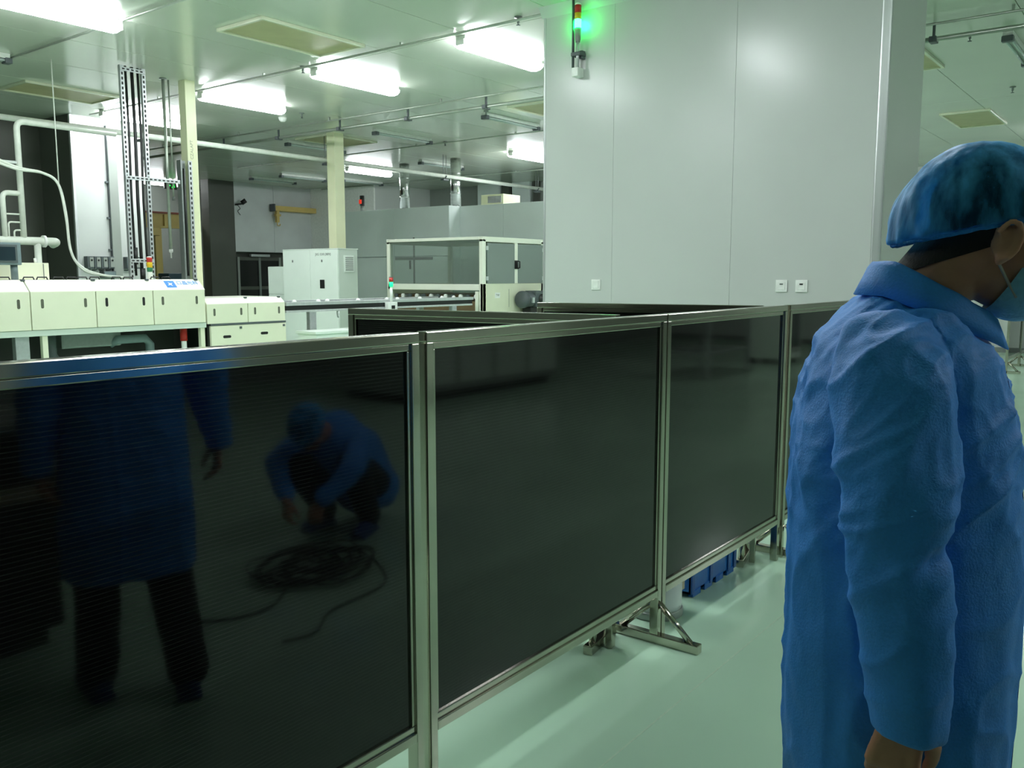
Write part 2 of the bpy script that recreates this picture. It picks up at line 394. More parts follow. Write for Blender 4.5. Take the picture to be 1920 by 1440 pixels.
LIT = [(3.0, 7.55, 'lit ceiling lamp at the upper left corner, the largest one'),
       (6.33, 9.58, 'lit ceiling lamp right of the cream column on the left'),
       (6.38, 7.56, 'lit ceiling lamp between the tall cream column lamp and the one beside the white enclosure'),
       (6.38, 5.50, 'lit ceiling lamp nearest the left edge of the white enclosure'),
       (6.2, 11.66, 'lit ceiling lamp half hidden behind the slotted cable rack'),
       (12.4, 13.75, 'small lit ceiling lamp right of the far cream column'),
       (12.6, 9.7, 'small lit ceiling lamp cut off by the white enclosure edge, above the cream box'),
       (11.0, 19.2, 'tiny lit ceiling lamp beside the green exit sign'),
       (3.0, 3.5, 'lit ceiling lamp in front of the white enclosure, seen only as its glare on it'),
       (15.0, 1.55, 'lit ceiling lamp far right behind the worker'),
       (3.0, 5.5, 'unseen added fill lamp above the first aisle of screens'),  # added out of view to brighten the near floor and white enclosure
       (-.2, 5.5, 'unseen added fill lamp left of the camera over the aisle'),  # put in out of view as fill near the camera
       (3.0, 1.45, 'unseen added fill lamp over the aisle beyond the worker'),  # added overhead, out of view, to light the enclosure face
       (6.4, -2.6, 'unseen added fill lamp right of the camera over the workshop machine'),  # unseen, put in to light the space right of the camera
       (12.4, -2.6, 'unseen added fill lamp far right over the workbench'),  # unseen, added as fill for the far right
       (-.2, 9.6, 'unseen added fill lamp far left outside the view'),  # added as fill for the left side, never in view
       (3.0, -2.7, 'unseen added fill lamp over the crouching worker side of the aisle'),  # added to brighten the aisle floor mirrored in the sheets
       (12.0, 4.5, 'unseen added fill lamp straight behind the white enclosure'),  # added, hidden by the enclosure, to brighten the upper right ceiling
       (9.46, 5.5, 'unseen added fill lamp hidden just behind the left part of the white enclosure'),  # added out of sight to brighten the grey enclosure
       (15.5, 7.6, 'unseen added fill lamp behind the white enclosure, farther one'),  # added, hidden from view, to brighten the far wall
       (15.5, 5.5, 'unseen added fill lamp behind the white enclosure, nearer one')]  # second hidden fill added for the far wall
UNLIT = [(2.93, 9.55, 'unlit ceiling lamp whose tip shows at the left edge'),
         (9.41, 11.86, 'unlit twin tube ceiling lamp left of the far cream column'),
         (12.22, 16.7, 'unlit ceiling lamp above the black wall camera'),
         (12.3, 15.75, 'unlit ceiling lamp above the far yellow jib beam'),
         (13.7, 15.35, 'unlit ceiling lamp over the bright white room corner'),
         (12.5, 11.8, 'unlit ceiling lamp between the two silver ducts'),
         (9.5, 9.9, 'unlit ceiling lamp under the double conduit right of the far column'),
         (9.46, 7.73, 'unlit ceiling lamp under the double conduit near the white enclosure'),
         (9.28, 1.46, 'unlit ceiling lamp at the upper right edge above the worker')]
p = lit_lamp()
for i, (x, y, lb) in enumerate(LIT): place(p if i == 0 else copy_tree(p), (x, y, H), label=lb)['group'] = 'lit ceiling lamps'
p = unlit_lamp()
for i, (x, y, lb) in enumerate(UNLIT): place(p if i == 0 else copy_tree(p), (x, y, H), label=lb)['group'] = 'unlit ceiling lamps'

# ------------------------------------------------------------------ ceiling services
def conduit(x, y0, y1, r, z, label, clamps=()):
    t = thing('conduit', (x, y0, z), label, 'conduit', 'ceiling conduits')
    MB().cyl((x, y0, z), (x, y1, z), r, seg=8).build('pipe', 'conduit', t)
    for c in clamps:
        MB().box(x - .05, x + .05, c - .03, c + .03, z - r - .01, z + .02, bev=.006).box(x - .012, x + .012, c - .01, c + .01, z, H).build('clamp', 'charcoal', t)
    if not clamps:
        k = y0 + .3
        while k < y1:
            MB().box(x - .012, x + .012, k - .01, k + .01, z, H).build('clip', 'conduit', t); k += 2.1
    return t
conduit(6.22, -.5, 12.0, .012, H - .03, 'thin conduit linking the near row of lit ceiling lamps')
conduit(4.17, 5.2, 10.5, .012, H - .03, 'thin conduit running from the largest upper left lamp')
conduit(8.44, 1.0, 15.0, .011, H - .05, 'upper pipe of the double conduit crossing the ceiling')
conduit(8.6, 1.0, 15.0, .022, H - .14, 'lower thicker pipe of the double conduit with dark clamps', (1.93, 4.5, 7.0, 8.33, 9.66, 11.03, 12.42))
conduit(11.04, 6.0, 15.5, .011, H - .03, 'thin far conduit behind the silver ducts')
conduit(15.0, 9.0, 17.6, .011, H - .03, 'farthest thin conduit before the back wall')

def sprinkler(x, y, lb=None):
    t = thing('sprinkler', (x, y, H), lb or 'x', 'sprinkler', 'ceiling sprinklers')
    MB().lathe((x, y), [(.0, H), (.035, H), (.035, H - .008), (.012, H - .012), (.012, H - .045), (.006, H - .05)], 12).build('body', 'grey', t)
    MB().lathe((x, y), [(.0, H - .07), (.018, H - .07), (.018, H - .066), (0, H - .066)], 12).cyl((x - .014, y, H - .045), (x, y, H - .066), .003, seg=6).cyl((x + .014, y, H - .045), (x, y, H - .066), .003, seg=6).build('deflector', 'charcoal', t)
    return t
SP = [(6.24, 4.72, 'ceiling sprinkler left of the white enclosure top'), (6.27, 7.6, 'ceiling sprinkler touching the end of the middle lit lamp'),
      (9.17, 1.75, 'ceiling sprinkler above the worker beside the conduit clamp'), (12.0, 1.8, 'ceiling sprinkler at the right edge near the beige hatch'),
      (8.0, 9.75, 'ceiling sprinkler beside the smoke detector'), (9.4, 7.65, 'ceiling sprinkler over the unlit lamp beside the white enclosure'),
      (11.09, 9.9, 'ceiling sprinkler next to the right silver duct'), (15.5, 16.3, 'farthest ceiling sprinkler near the bright white room')]
p = sprinkler(0, 0)
for i, (x, y, lb) in enumerate(SP): place(p if i == 0 else copy_tree(p), (x, y, H), label=lb)
t = thing('smoke_detector', (8.07, 10.25, H), 'round white smoke detector on the ceiling near the far lit lamps', 'detector')
MB().lathe((8.07, 10.25), [(0, H - .055), (.03, H - .055), (.05, H - .035), (.055, H - .015), (.06, H), (0, H)], 18).build('dome', 'plate', t)

def hatch(x0, x1, y0, y1, lb):
    t = thing('ceiling_hatch', ((x0+x1)/2, (y0+y1)/2, H), lb, 'hatch', 'beige ceiling hatches')
    MB().box(x0 + .03, x1 - .03, y0 + .03, y1 - .03, H - .012, H, bev=.002).build('board', 'olive', t)
    for a in ((x0, x1, y0, y0 + .03), (x0, x1, y1 - .03, y1), (x0, x0 + .03, y0 + .03, y1 - .03), (x1 - .03, x1, y0 + .03, y1 - .03)):
        MB().box(*a, H - .03, H, bev=.005).build('rim', 'hatchrim', t)
hatch(4.87, 6.06, 6.42, 7.08, 'beige ceiling hatch nearest, between the upper left lamps')
hatch(4.77, 5.9, 10.6, 11.3, 'beige ceiling hatch left of the slotted cable rack')
hatch(9.36, 10.4, 10.78, 11.6, 'beige ceiling hatch behind the far cream column')
hatch(9.3, 10.4, 6.55, 7.22, 'beige ceiling hatch cut off by the white enclosure')
hatch(13.33, 14.68, 2.24, 2.87, 'beige ceiling hatch above the worker cap')
hatch(9.25, 10.36, 2.2, 2.9, 'beige ceiling hatch peeking past the right side of the white enclosure')

# silver exhaust ducts
def duct(x, y, lb):
    t = thing('exhaust_duct', (x, y, 2.74), lb, 'duct', 'silver exhaust ducts')
    MB().cyl((x, y, 2.74), (x, y, H), .1, seg=20).build('pipe', 'duct', t)
    for z in (3.05, 3.42): MB().lathe((x, y), [(.1, z - .012), (.108, z - .008), (.108, z + .008), (.1, z + .012)], 20).build('joint_ring', 'duct', t)
    MB().lathe((x, y), [(.1, 2.74), (.14, 2.74), (.14, 2.752), (.1, 2.752)], 20).build('flange', 'duct', t)
duct(12.8, 12.52, 'left silver exhaust duct rising from the grey enclosure')
duct(12.8, 11.17, 'right silver exhaust duct rising from the grey enclosure')

# long white pipe hung from the ceiling
t = thing('hung_pipe', (2, 11, 3.32), 'long white pipe hung below the ceiling running to the far right', 'pipe')
MB().cyl((2.0, 11.0, 3.32), (15.4, 11.0, 3.32), .035, seg=12).build('pipe', 'pipewhite', t)
for x in (3.2, 6.4, 9.5, 12.3, 15.2):
    MB().tube([(x, 11 - .05, 3.32), (x, 11, 3.27), (x, 11.05, 3.32), (x, 11, 3.37), (x, 10.95, 3.32)], .012, 6).box(x - .07, x + .07, 10.96, 11.04, 3.235, 3.27, bev=.006).build('clamp', 'charcoal', t)
    for s in (-.04, .04): MB().cyl((x + s, 11, 3.26), (x + s, 11, H), .007, seg=6).build('rod', 'grey', t)
# ------------------------------------------------------------------ barrier screens
def make_screen(w, feet=(), top=1.35, bot=0.2, fl=.2):
    """frame along local x from 0 to w, sheet between; FEET are x positions of T feet"""
    t = thing('barrier_screen', (0, 0, 0), 'x', 'screen', 'dark barrier screens in steel frames')
    a, b, dp = 0.029, 0.02, 0.019
    MB().box(0, w, -dp, dp, top - a, top, bev=.003).build('top_rail', 'steel', t)
    MB().box(a, w - a, -dp + .007, dp - .007, top - a - b, top - a, bev=.003).build('glazing_bead', 'steel', t)
    for x in (0, w - a):
        MB().box(x, x + a, -dp, dp, 0.0, top - a, bev=.003).build('post', 'steel', t)
    for x in (a, w - a - .012):
        MB().box(x, x + .012, -dp + .007, dp - .007, bot + a + b, top - a - b, bev=.003).build('glazing_bead', 'steel', t)
    MB().box(a, w - a, -dp, dp, bot, bot + a, bev=.003).build('bottom_rail', 'steel', t)
    MB().box(a, w - a, -dp + .007, dp - .007, bot + a, bot + a + b, bev=.003).build('glazing_bead', 'steel', t)
    MB().box(a + .012, w - a - .012, -.004, .004, bot + a + b, top - a - b).build('sheet', 'sheet', t)
    for x in feet:
        f = MB().box(x - .02, x + .02, -fl, fl, 0.0, .038, bev=.004).build('foot', 'steel', t)
        for s in (-1, 1):
            MB().tube([(x, s * (fl - .04), .034), (x, s * .016, .17)], .015, 4).build('brace', 'steel', f)
    return t
SY = 1.635
s = make_screen(1.345, (.66,)); place(s, (.355, SY, 0), 0, 'dark glossy barrier screen on the left, nearest the camera')
s = make_screen(1.385, (1.372,)); place(s, (1.728, SY, 0), 0, 'dark glossy barrier screen in the middle above the steel T foot')
s = make_screen(1.31, ()); place(s, (3.122, SY, 0), 0, 'dark glossy barrier screen above the blue crate')
s = make_screen(1.33, (.055,)); place(s, (4.475, SY, 0), math.radians(.4), 'dark glossy barrier screen partly hidden behind the worker')
def rear(x0, y0, x1, y1, lb):
    w = math.hypot(x1 - x0, y1 - y0); s = make_screen(w, (.06,), top=1.35, fl=.12)
    place(s, (x0, y0, 0), math.atan2(y1 - y0, x1 - x0), lb)
rear(2.945, 1.74, 2.78, 3.08, 'rear barrier screen running back from the bucket, below the conveyor')
rear(4.32, 1.70, 4.04, 2.91, 'rear barrier screen running back from the blue crate below the white enclosure')
s = make_screen(1.33, (.02,)); place(s, (15.32, 2.13, 0), 0, 'distant barrier screen at the right edge beyond the worker')
s = make_screen(1.33, (.02,)); place(s, (16.68, 2.13, 0), 0, 'last distant barrier screen beyond the one at the right edge')

# bucket and crate behind the screens
t = thing('chemical_drum', (3.36, 1.79, 0), 'white plastic drum with a grey base ring behind the middle screen foot', 'drum')
cx, cy = 3.39, 1.792
MB().lathe((cx, cy), [(0, .028), (.117, .028), (.119, .06), (.119, .335), (.115, .345), (0, .345)], 36).build('shell', 'drum', t)
MB().lathe((cx, cy), [(0, 0), (.121, 0), (.125, .006), (.125, .03), (.121, .036), (0, .036)], 36).build('base_ring', 'drumring', t)
MB().lathe((cx, cy), [(0, .345), (.122, .345), (.125, .35), (.125, .372), (.12, .38), (0, .38)], 36).build('lid', 'drumring', t)
MB().box(cx + .075, cx + .1, cy - .095, cy - .07, .1, .3).build('tape', 'tape', t)
t = thing('plastic_crate', (3.88, 1.93, 0), 'blue ribbed plastic crate on the floor behind the screens', 'crate')
x0, x1, y0, y1, h = 3.63, 4.14, 1.735, 2.11, .3
mb = MB()
for a in ((x0, x1, y0, y0 + .008), (x0, x1, y1 - .008, y1), (x0, x0 + .008, y0, y1), (x1 - .008, x1, y0, y1)): mb.box(*a, .02, h)
mb.box(x0, x1, y0, y1, .02, .03)
for k in range(4):
    xa = x0 + .02 + k * .1275; mb.box(xa, xa + .085, y0 - .004, y0 + .02, 0, .03, bev=.003)
mb.build('shell', 'bluecrate', t)
for xx in (x0, x0 + .2, x0 + .41, x1 - .03): MB().box(xx, xx + .03, y0 - .008, y0, .02, h, bev=.003).build('rib', mat('blue_rib', '#0a4a92', .35), t)
MB().box(x0 - .012, x1 + .012, y0 - .012, y0 + .01, h - .03, h, bev=.004).box(x0 - .012, x1 + .012, y1 - .01, y1 + .012, h - .03, h, bev=.004).box(x0 - .012, x0 + .01, y0, y1, h - .03, h, bev=.004).box(x1 - .01, x1 + .012, y0, y1, h - .03, h, bev=.004).build('rim', 'bluecrate', t)

# ------------------------------------------------------------------ outlets and beacon on the white enclosure
def outlet(y, lb, kind):
    t = thing('wall_outlet', (BX, y, 1.427), lb, 'outlet', 'white wall outlets')
    MB().box(BX - .009, BX, y - .043, y + .043, 1.427 - .043, 1.427 + .043, bev=.003).build('plate', 'plate', t)
    if kind == 0: MB().box(BX - .014, BX - .008, y - .028, y + .028, 1.427 - .03, 1.427 + .03, bev=.003).build('rocker', 'plate', t)
    else:
        MB().box(BX - .012, BX - .008, y - .027, y + .027, 1.427 - .027, 1.427 + .027, bev=.002).build('insert', 'plate', t)
        MB().box(BX - .014, BX - .011, y - .012, y + .012, 1.435, 1.445).build('socket', 'grey' if kind == 1 else 'black', t)
outlet(3.873, 'white wall switch alone on the left of the white enclosure', 0)
outlet(2.309, 'white data outlet, left of the pair on the white enclosure', 1)
outlet(2.165, 'white data outlet, right of the pair with a dark socket', 2)
t = thing('signal_beacon', (BX, 4.03, 3.3), 'signal beacon with lit green lens on a post on the white enclosure', 'signal light')
bx = BX - .07
MB().box(BX - .09, BX, 4.015, 4.075, 3.095, 3.165, bev=.006).build('junction_box', 'plate', t)
MB().cyl((bx, 4.03, 3.16), (bx, 4.03, 3.36), .011, seg=10).build('post', 'alu', t)
MB().box(BX - .09, BX, 3.995, 4.085, 3.255, 3.285, bev=.006).box(BX - .05, BX, 4.0, 4.03, 3.235, 3.30, bev=.006).build('bracket', 'charcoal', t)
MB().lathe((bx, 4.03), [(0, 3.36), (.018, 3.36), (.024, 3.38), (.026, 3.47), (0, 3.47)], 18).build('base', 'greywall', t)
MB().lathe((bx, 4.03), [(0, 3.47), (.027, 3.47), (.027, 3.535), (0, 3.535)], 18).build('green_lens', 'greenlit', t)['label'] = 'lit green lens'
MB().lathe((bx, 4.03), [(0, 3.535), (.027, 3.535), (.027, 3.585), (0, 3.585)], 18).build('amber_lens', 'amber', t)['label'] = 'unlit amber lens'
MB().lathe((bx, 4.03), [(0, 3.585), (.027, 3.585), (.027, 3.645), (0, 3.645)], 18).build('red_lens', 'red', t)['label'] = 'unlit red lens'
MB().lathe((bx, 4.03), [(0, 3.645), (.027, 3.645), (.02, 3.66), (0, 3.662)], 18).build('cap', 'plate', t)
MB().cyl((bx, 4.075, 3.17), (bx, 4.075, H), .011, seg=8).build('cable_pipe', 'charcoal', t)

# ------------------------------------------------------------------ cream processing line
def slot_v(parent, x, z, y, m, h=.085, w=.026):
    pts = []
    for k in range(13):
        a = math.pi * k / 12; pts.append((x + w/2*math.cos(a), z + h/2 - w/2 + w/2*math.sin(a)))
    for k in range(13):
        a = math.pi + math.pi * k / 12; pts.append((x + w/2*math.cos(a), z - h/2 + w/2 + w/2*math.sin(a)))
    MB().prism(pts, 'y', y - .0015, y + .004).build('finger_slot', m, parent)
def slot_h(parent, x, z, y, m): 
    pts = []
    h, w = .03, .10
    for k in range(9):
        a = -math.pi/2 + math.pi * k / 8; pts.append((x + w/2 - h/2 + h/2*math.cos(a), z + h/2*math.sin(a)))
    for k in range(9):
        a = math.pi/2 + math.pi * k / 8; pts.append((x - w/2 + h/2 + h/2*math.cos(a), z + h/2*math.sin(a)))
    MB().prism(pts, 'y', y - .0015, y + .004).build('finger_slot', m, parent)
M['slot'] = mat('slot_recess', '#55594a', .6); M['slotdark'] = mat('open_slot', '#101210', .6)
Y0 = 8.2
t = thing('process_machine', (3.9, 8.6, 0), 'long cream process machine on the left with a blue logo on its hood', 'machine')
doors = ((2.4, 3.0), (3.0, 3.607), (3.612, 4.205), (4.21, 4.787), (4.792, 5.375))
for i, (a, b) in enumerate(doors):
    dr = MB().box(a + .002, b - .002, Y0, Y0 + .03, 1.012, 1.355, bev=.003).build('door', 'cream', t)
    for xx in (a + .10, b - .10):
        if xx > 3.3: slot_v(dr, xx, 1.248, Y0, 'slotdark' if i == 3 else 'slot')
MB().box(2.42, 5.36, Y0 + .03, 8.9, 1.012, 1.35).build('body', 'cream', t)
for a, b in ((2.4, 3.607), (3.612, 5.382)):
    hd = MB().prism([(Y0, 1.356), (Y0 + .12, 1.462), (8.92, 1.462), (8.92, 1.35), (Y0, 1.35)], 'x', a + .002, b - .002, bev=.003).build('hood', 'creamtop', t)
for x in (3.42, 3.75, 4.02, 4.24, 4.58, 4.99):
    for dx in (-.06, .06):
        MB().tube([(x + dx - .05, Y0 + .19, 1.46), (x + dx - .04, Y0 + .19, 1.486), (x + dx + .04, Y0 + .19, 1.486), (x + dx + .05, Y0 + .19, 1.46)], .007, 6).build('handle', 'black', t)
for x in (3.60, 4.24, 4.79, 5.34): MB().box(x - .018, x + .018, Y0 + .095, Y0 + .125, 1.45, 1.468, bev=.003).build('hinge', 'charcoal', t)
MB().box(2.4, 5.385, Y0 + .01, 8.9, .955, 1.01, bev=.004).build('base_beam', 'cabside', t)
for x in (3.70, 5.32):
    for y in (Y0 + .02, 8.84): MB().box(x, x + .05, y, y + .05, 0.0, .955, bev=.004).build('leg', 'cream', t)
for x in (2.5,):
    for y in (Y0 + .02, 8.84): MB().box(x, x + .05, y, y + .05, 0.0, .955, bev=.004).build('leg', 'cream', t)
MB().box(3.48, 3.60, Y0 + .05, Y0 + .12, 0, .955, bev=.004).build('leg', 'galv', t)
MB().box(2.5, 5.3, 8.7, 8.82, .3, .955).build('back_tray', 'dark', t)
MB().box(4.0, 4.6, 8.5, 8.74, .80, .955, bev=.02).build('sump', 'grey', t)
MB().tube([(4.5, 8.55, .82), (4.55, 8.5, .86), (4.85, 8.5, .86), (4.9, 8.5, .8), (4.9, 8.5, .45)], .045, 12).build('drain_pipe', 'bezel', t)
MB().tube([(3.9, 8.5, .955), (3.9, 8.5, .75), (4.02, 8.5, .55)], .05, 12).build('drain_pipe', 'charcoal', t)
MB().cyl((5.2, 8.35, 0.55), (5.2, 8.35, .955), .028, seg=12).build('riser_pipe', 'plate', t)
MB().cyl((5.2, 8.35, 0.82), (5.2, 8.35, .95), .036, seg=12).build('valve', 'red', t)['label'] = 'red valve'
# logo on the sloped hood
n = Vector((0, .12, .106)).normalized()
def on_hood(x, f): return (x, Y0 + .12 * f - .001, 1.356 + .106 * f + .0022)
lg = MB()
c = Vector(on_hood(5.02, .52)); ux = Vector((1, 0, 0)); uz = n
def pl(px_, pz_, d=0.0): return tuple(c + ux * px_ + uz * pz_ + ux.cross(uz) * d)
b = lg.bm
vv = [b.verts.new(pl(x, z, 0.0005)) for x, z in ((-.055, -.05), (.055, -.05), (.055, .05), (-.055, .05))]; b.faces.new(vv)
lg.build('logo_plate', 'logo', t)
st = MB(); b = st.bm
vv = [b.verts.new(pl(*( (.036 if k % 2 == 0 else .012) * q for q in (math.cos(k*math.pi/4 + .5), math.sin(k*math.pi/4 + .5))), 0.0016)) for k in range(8)]
b.faces.new(vv); st.build('logo_star', 'creamtop', t)
text('logo_text', '口晶光科', .062, 'inkblue', t, facing(on_hood(5.22, .62), ux, uz))

# beacon tower standing on the machine
t = thing('signal_tower', (5.03, 8.65, 1.462), 'red, amber and green signal tower standing on the long cream machine', 'signal light')
for z0, z1, m, nm in ((1.464, 1.54, 'plate', 'base'), (1.54, 1.585, 'green', 'green_lens'), (1.585, 1.64, 'amber', 'amber_lens'), (1.64, 1.69, 'red', 'red_lens')):
    MB().lathe((5.03, 8.65), [(0, z0), (.028 if nm != 'base' else .03, z0), (.03 if nm != 'base' else .024, z1 - .004), (.026, z1), (0, z1)], 18).build(nm, m, t)
MB().lathe((5.03, 8.65), [(0, 1.69), (.028, 1.69), (.02, 1.70), (0, 1.702)], 18).build('cap', 'plate', t)

# lower hooded section to the right
t = thing('unload_station', (5.9, 8.6, 0), 'low cream machine section with two hooded doors right of the long machine', 'machine')
for a, b in ((5.39, 5.90), (5.905, 6.405)):
    dr = MB().box(a + .002, b - .002, Y0, Y0 + .03, .99, 1.2, bev=.003).build('door', 'cream', t)
    for xx in (a + .09, b - .085): slot_v(dr, xx, 1.112, Y0, 'slot', .08)
MB().box(5.392, 6.40, Y0 + .03, 9.0, .99, 1.2).build('body', 'cream', t)
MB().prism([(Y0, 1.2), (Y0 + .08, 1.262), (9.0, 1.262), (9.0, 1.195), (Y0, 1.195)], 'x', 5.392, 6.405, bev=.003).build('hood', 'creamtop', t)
for x in (5.92, 6.37): MB().box(x - .016, x + .016, Y0 + .055, Y0 + .08, 1.252, 1.268, bev=.003).build('hinge', 'charcoal', t)
MB().box(5.43, 6.41, Y0 - .004, 8.98, .968, .99, bev=.003).build('gap_strip', 'charcoal', t)
lo = MB().box(5.43, 6.41, Y0, 8.98, .05, .966, bev=.004).build('lower_cabinet', 'cream', t)
slot_h(lo, 5.625, .845, Y0, 'slotdark'); slot_h(lo, 6.11, .86, Y0, 'slotdark')
MB().box(5.405, 5.43, Y0 + .03, 8.9, .05, .968).build('side_gap', 'black', t)
for x in (5.8, 6.38): MB().box(x - .014, x + .014, Y0 - .008, Y0 + .01, .925, .95, bev=.003).build('latch', 'charcoal', t)
for x in (5.5, 6.3):
    for y in (8.3, 8.9): MB().cyl((x, y, 0), (x, y, .055), .03, seg=12).build('foot', 'charcoal', t)

# conveyor
t = thing('belt_conveyor', (8.1, 8.5, 0), 'long belt conveyor with black side rail between the cream machines', 'conveyor')
MB().box(6.42, 9.74, 8.2, 8.24, 1.10, 1.155, bev=.003).build('side_rail', 'black', t)
MB().box(6.42, 9.76, 8.19, 8.245, 1.155, 1.195, bev=.003).build('top_rail', 'alu', t)
MB().box(6.42, 9.74, 8.195, 8.24, 1.075, 1.10, bev=.003).build('bottom_rail', 'alu', t)
MB().box(6.42, 9.74, 8.86, 8.9, 1.075, 1.195, bev=.003).build('side_rail', 'alu', t)
MB().box(6.42, 9.74, 8.24, 8.86, 1.15, 1.165).build('belt', 'charcoal', t)
for x in (6.62, 6.98, 7.12, 7.62, 8.12, 8.32, 8.75, 9.2, 9.45): MB().lathe((x, 8.3), [(0, 1.165), (.03, 1.165), (.026, 1.205), (.012, 1.218), (0, 1.22)], 12).build('support_wheel', 'plate', t)
for x in (6.76, 9.3):
    for y in (8.2, 8.84): MB().box(x, x + .1, y, y + .06, 0, 1.075, bev=.006).build('leg', 'galv', t)
    MB().box(x + .02, x + .08, 8.26, 8.84, .3, .36, bev=.005).build('leg_tie', 'galv', t)
MB().lathe((7.22, 8.22), [(0, .99), (.012, .99), (.02, 1.03), (.02, 1.075), (0, 1.075)], 12).build('fitting', 'alu', t)
b = MB().box(7.98, 8.14, 8.12, 8.19, 1.055, 1.16, bev=.005).build('sensor_bracket', 'plate', t)
MB().box(8.03, 8.09, 8.112, 8.12, 1.075, 1.12, bev=.004).build('sensor', 'black', b)
MB().box(7.85, 8.3, 8.14, 8.18, 1.045, 1.055).build('bracket_shelf', 'charcoal', t)
t = thing('signal_tower', (8.06, 8.13, 1.16), 'small signal tower with lit green lens on the conveyor sensor bracket', 'signal light')
for z0, z1, m, nm in ((1.162, 1.36, 'plate', 'stem'), (1.36, 1.42, 'tealt', 'green_lens'), (1.42, 1.475, 'red', 'red_lens'), (1.475, 1.485, 'charcoal', 'cap')):
    r = .018 if nm == 'stem' else .026
    MB().lathe((8.06, 8.15), [(0, z0), (r, z0), (r, z1), (0, z1)], 16).build(nm, m, t)
t = thing('white_bin', (6.95, 7.95, 0), 'low white box standing under the conveyor front', 'box')
MB().box(6.5, 7.38, 7.78, 8.1, 0, .84, bev=.006).build('body', 'cabinet', t)
MB().box(6.48, 7.40, 7.76, 8.12, .84, .87, bev=.004).build('lid', 'cabinet', t)

# ------------------------------------------------------------------ glazed loading machine
t = thing('glazed_machine', (10.6, 9.1, 0), 'cream machine with a clear glazed top and grey motor, end of the conveyor', 'machine')
xa, xb, ya, yb = 9.9, 11.42, 8.13, 10.1
for x in (xa, xb - .07):
    for y in (ya, yb - .07):
        z0 = 0 if y > 9 else .95
        MB().box(x, x + .07, y, y + .07, z0, 2.03, bev=.006).build('post', 'creamtop', t)
MB().box(xa, xb, ya, ya + .07, 1.99, 2.065, bev=.006).build('top_beam', 'creamtop', t)
MB().box(xa, xb, yb - .07, yb, 1.99, 2.065, bev=.006).build('top_beam', 'creamtop', t)
MB().box(xa, xa + .07, ya + .07, yb - .07, 2.02, 2.065, bev=.006).build('top_beam', 'creamtop', t)
MB().box(xb - .07, xb, ya + .07, yb - .07, 1.99, 2.065, bev=.006).build('top_beam', 'creamtop', t)
MB().box(xa + .03, xb - .03, ya + .03, yb - .03, 2.045, 2.06).build('roof', 'cabside', t)
MB().box(xa, xa + .06, ya + .05, yb - .02, 1.285, 1.375, bev=.006).build('sill_beam', 'creamtop', t)
MB().box(xa, xb, ya, ya + .05, 0, 1.385, bev=.006).build('side_panel', 'cream', t)
MB().box(xb - .05, xb, ya + .05, yb, 0, 1.0).build('back_panel', 'cream', t)
MB().box(xa + .05, xb - .05, yb - .05, yb, 0, 1.375).build('side_panel', 'cream', t)
MB().box(xa + .1, xb - .1, ya + .06, yb - .06, .9, 1.12).build('bed', 'card', t)
for k in range(12):
    yy = ya + .2 + k * .15
    r_ = MB().cyl((xa + .1, yy, 1.19), (xb - .1, yy, 1.19), .028, seg=10).build('roller', 'card' if k % 2 else 'grey', t)
    MB().cyl((xa + .07, yy, 1.19), (xa + .1, yy, 1.19), .034, seg=10).build('roller_wheel', 'charcoal' if k % 2 else 'plate', r_)
MB().box(xa + .012, xa + .07, ya + .1, ya + .16, 0.95, 1.27, bev=.004).build('bracket', 'creamtop', t)
for x0, x1 in ((10.0, 10.655), (10.735, 11.39)):
    dr = MB().box(x0, x1, ya - .006, ya + .004, 1.385, 1.975, bev=.002).build('door', 'smoke', t)
    for z in (1.46, 1.9):
        xx = x0 - .035 if x0 < 10.5 else x1 - .02
        MB().box(xx, xx + .055, ya - .012, ya, z - .03, z + .03, bev=.004).build('hinge', 'alu', dr)
MB().box(10.655, 10.735, ya - .004, ya + .05, 1.385, 1.99, bev=.004).build('mullion', 'creamtop', t)
MB().tube([(10.665, ya - .008, 1.61), (10.665, ya - .05, 1.62), (10.665, ya - .05, 1.71), (10.665, ya - .008, 1.72)], .011, 8).tube([(10.725, ya - .008, 1.61), (10.725, ya - .05, 1.62), (10.725, ya - .05, 1.71), (10.725, ya - .008, 1.72)], .011, 8).box(10.655, 10.735, ya - .012, ya - .004, 1.6, 1.73, bev=.003).build('door_handle', 'black', t)
MB().box(xa + .02, xa + .028, ya + .07, yb - .07, 1.375, 2.02).build('front_pane', 'clear', t)
MB().box(xb - .03, xb - .022, ya + .07, yb - .07, 1.0, 1.99).build('back_pane', 'clear', t)
MB().box(xb - .045, xb - .01, 9.05, 9.13, 1.0, 1.99, bev=.004).build('mullion', 'cabside', t)
MB().box(10.18, 10.30, ya - .003, ya, 1.17, 1.25).build('name_plate', 'plate', t)
text('name_plate_text', 'TW', .05, 'ink', t, facing((10.24, ya - .004, 1.21), (1, 0, 0), (0, 0, 1)))
MB().box(10.515, 10.52, ya - .002, ya, 1.03, 1.3).build('panel_joint', 'ink', t)
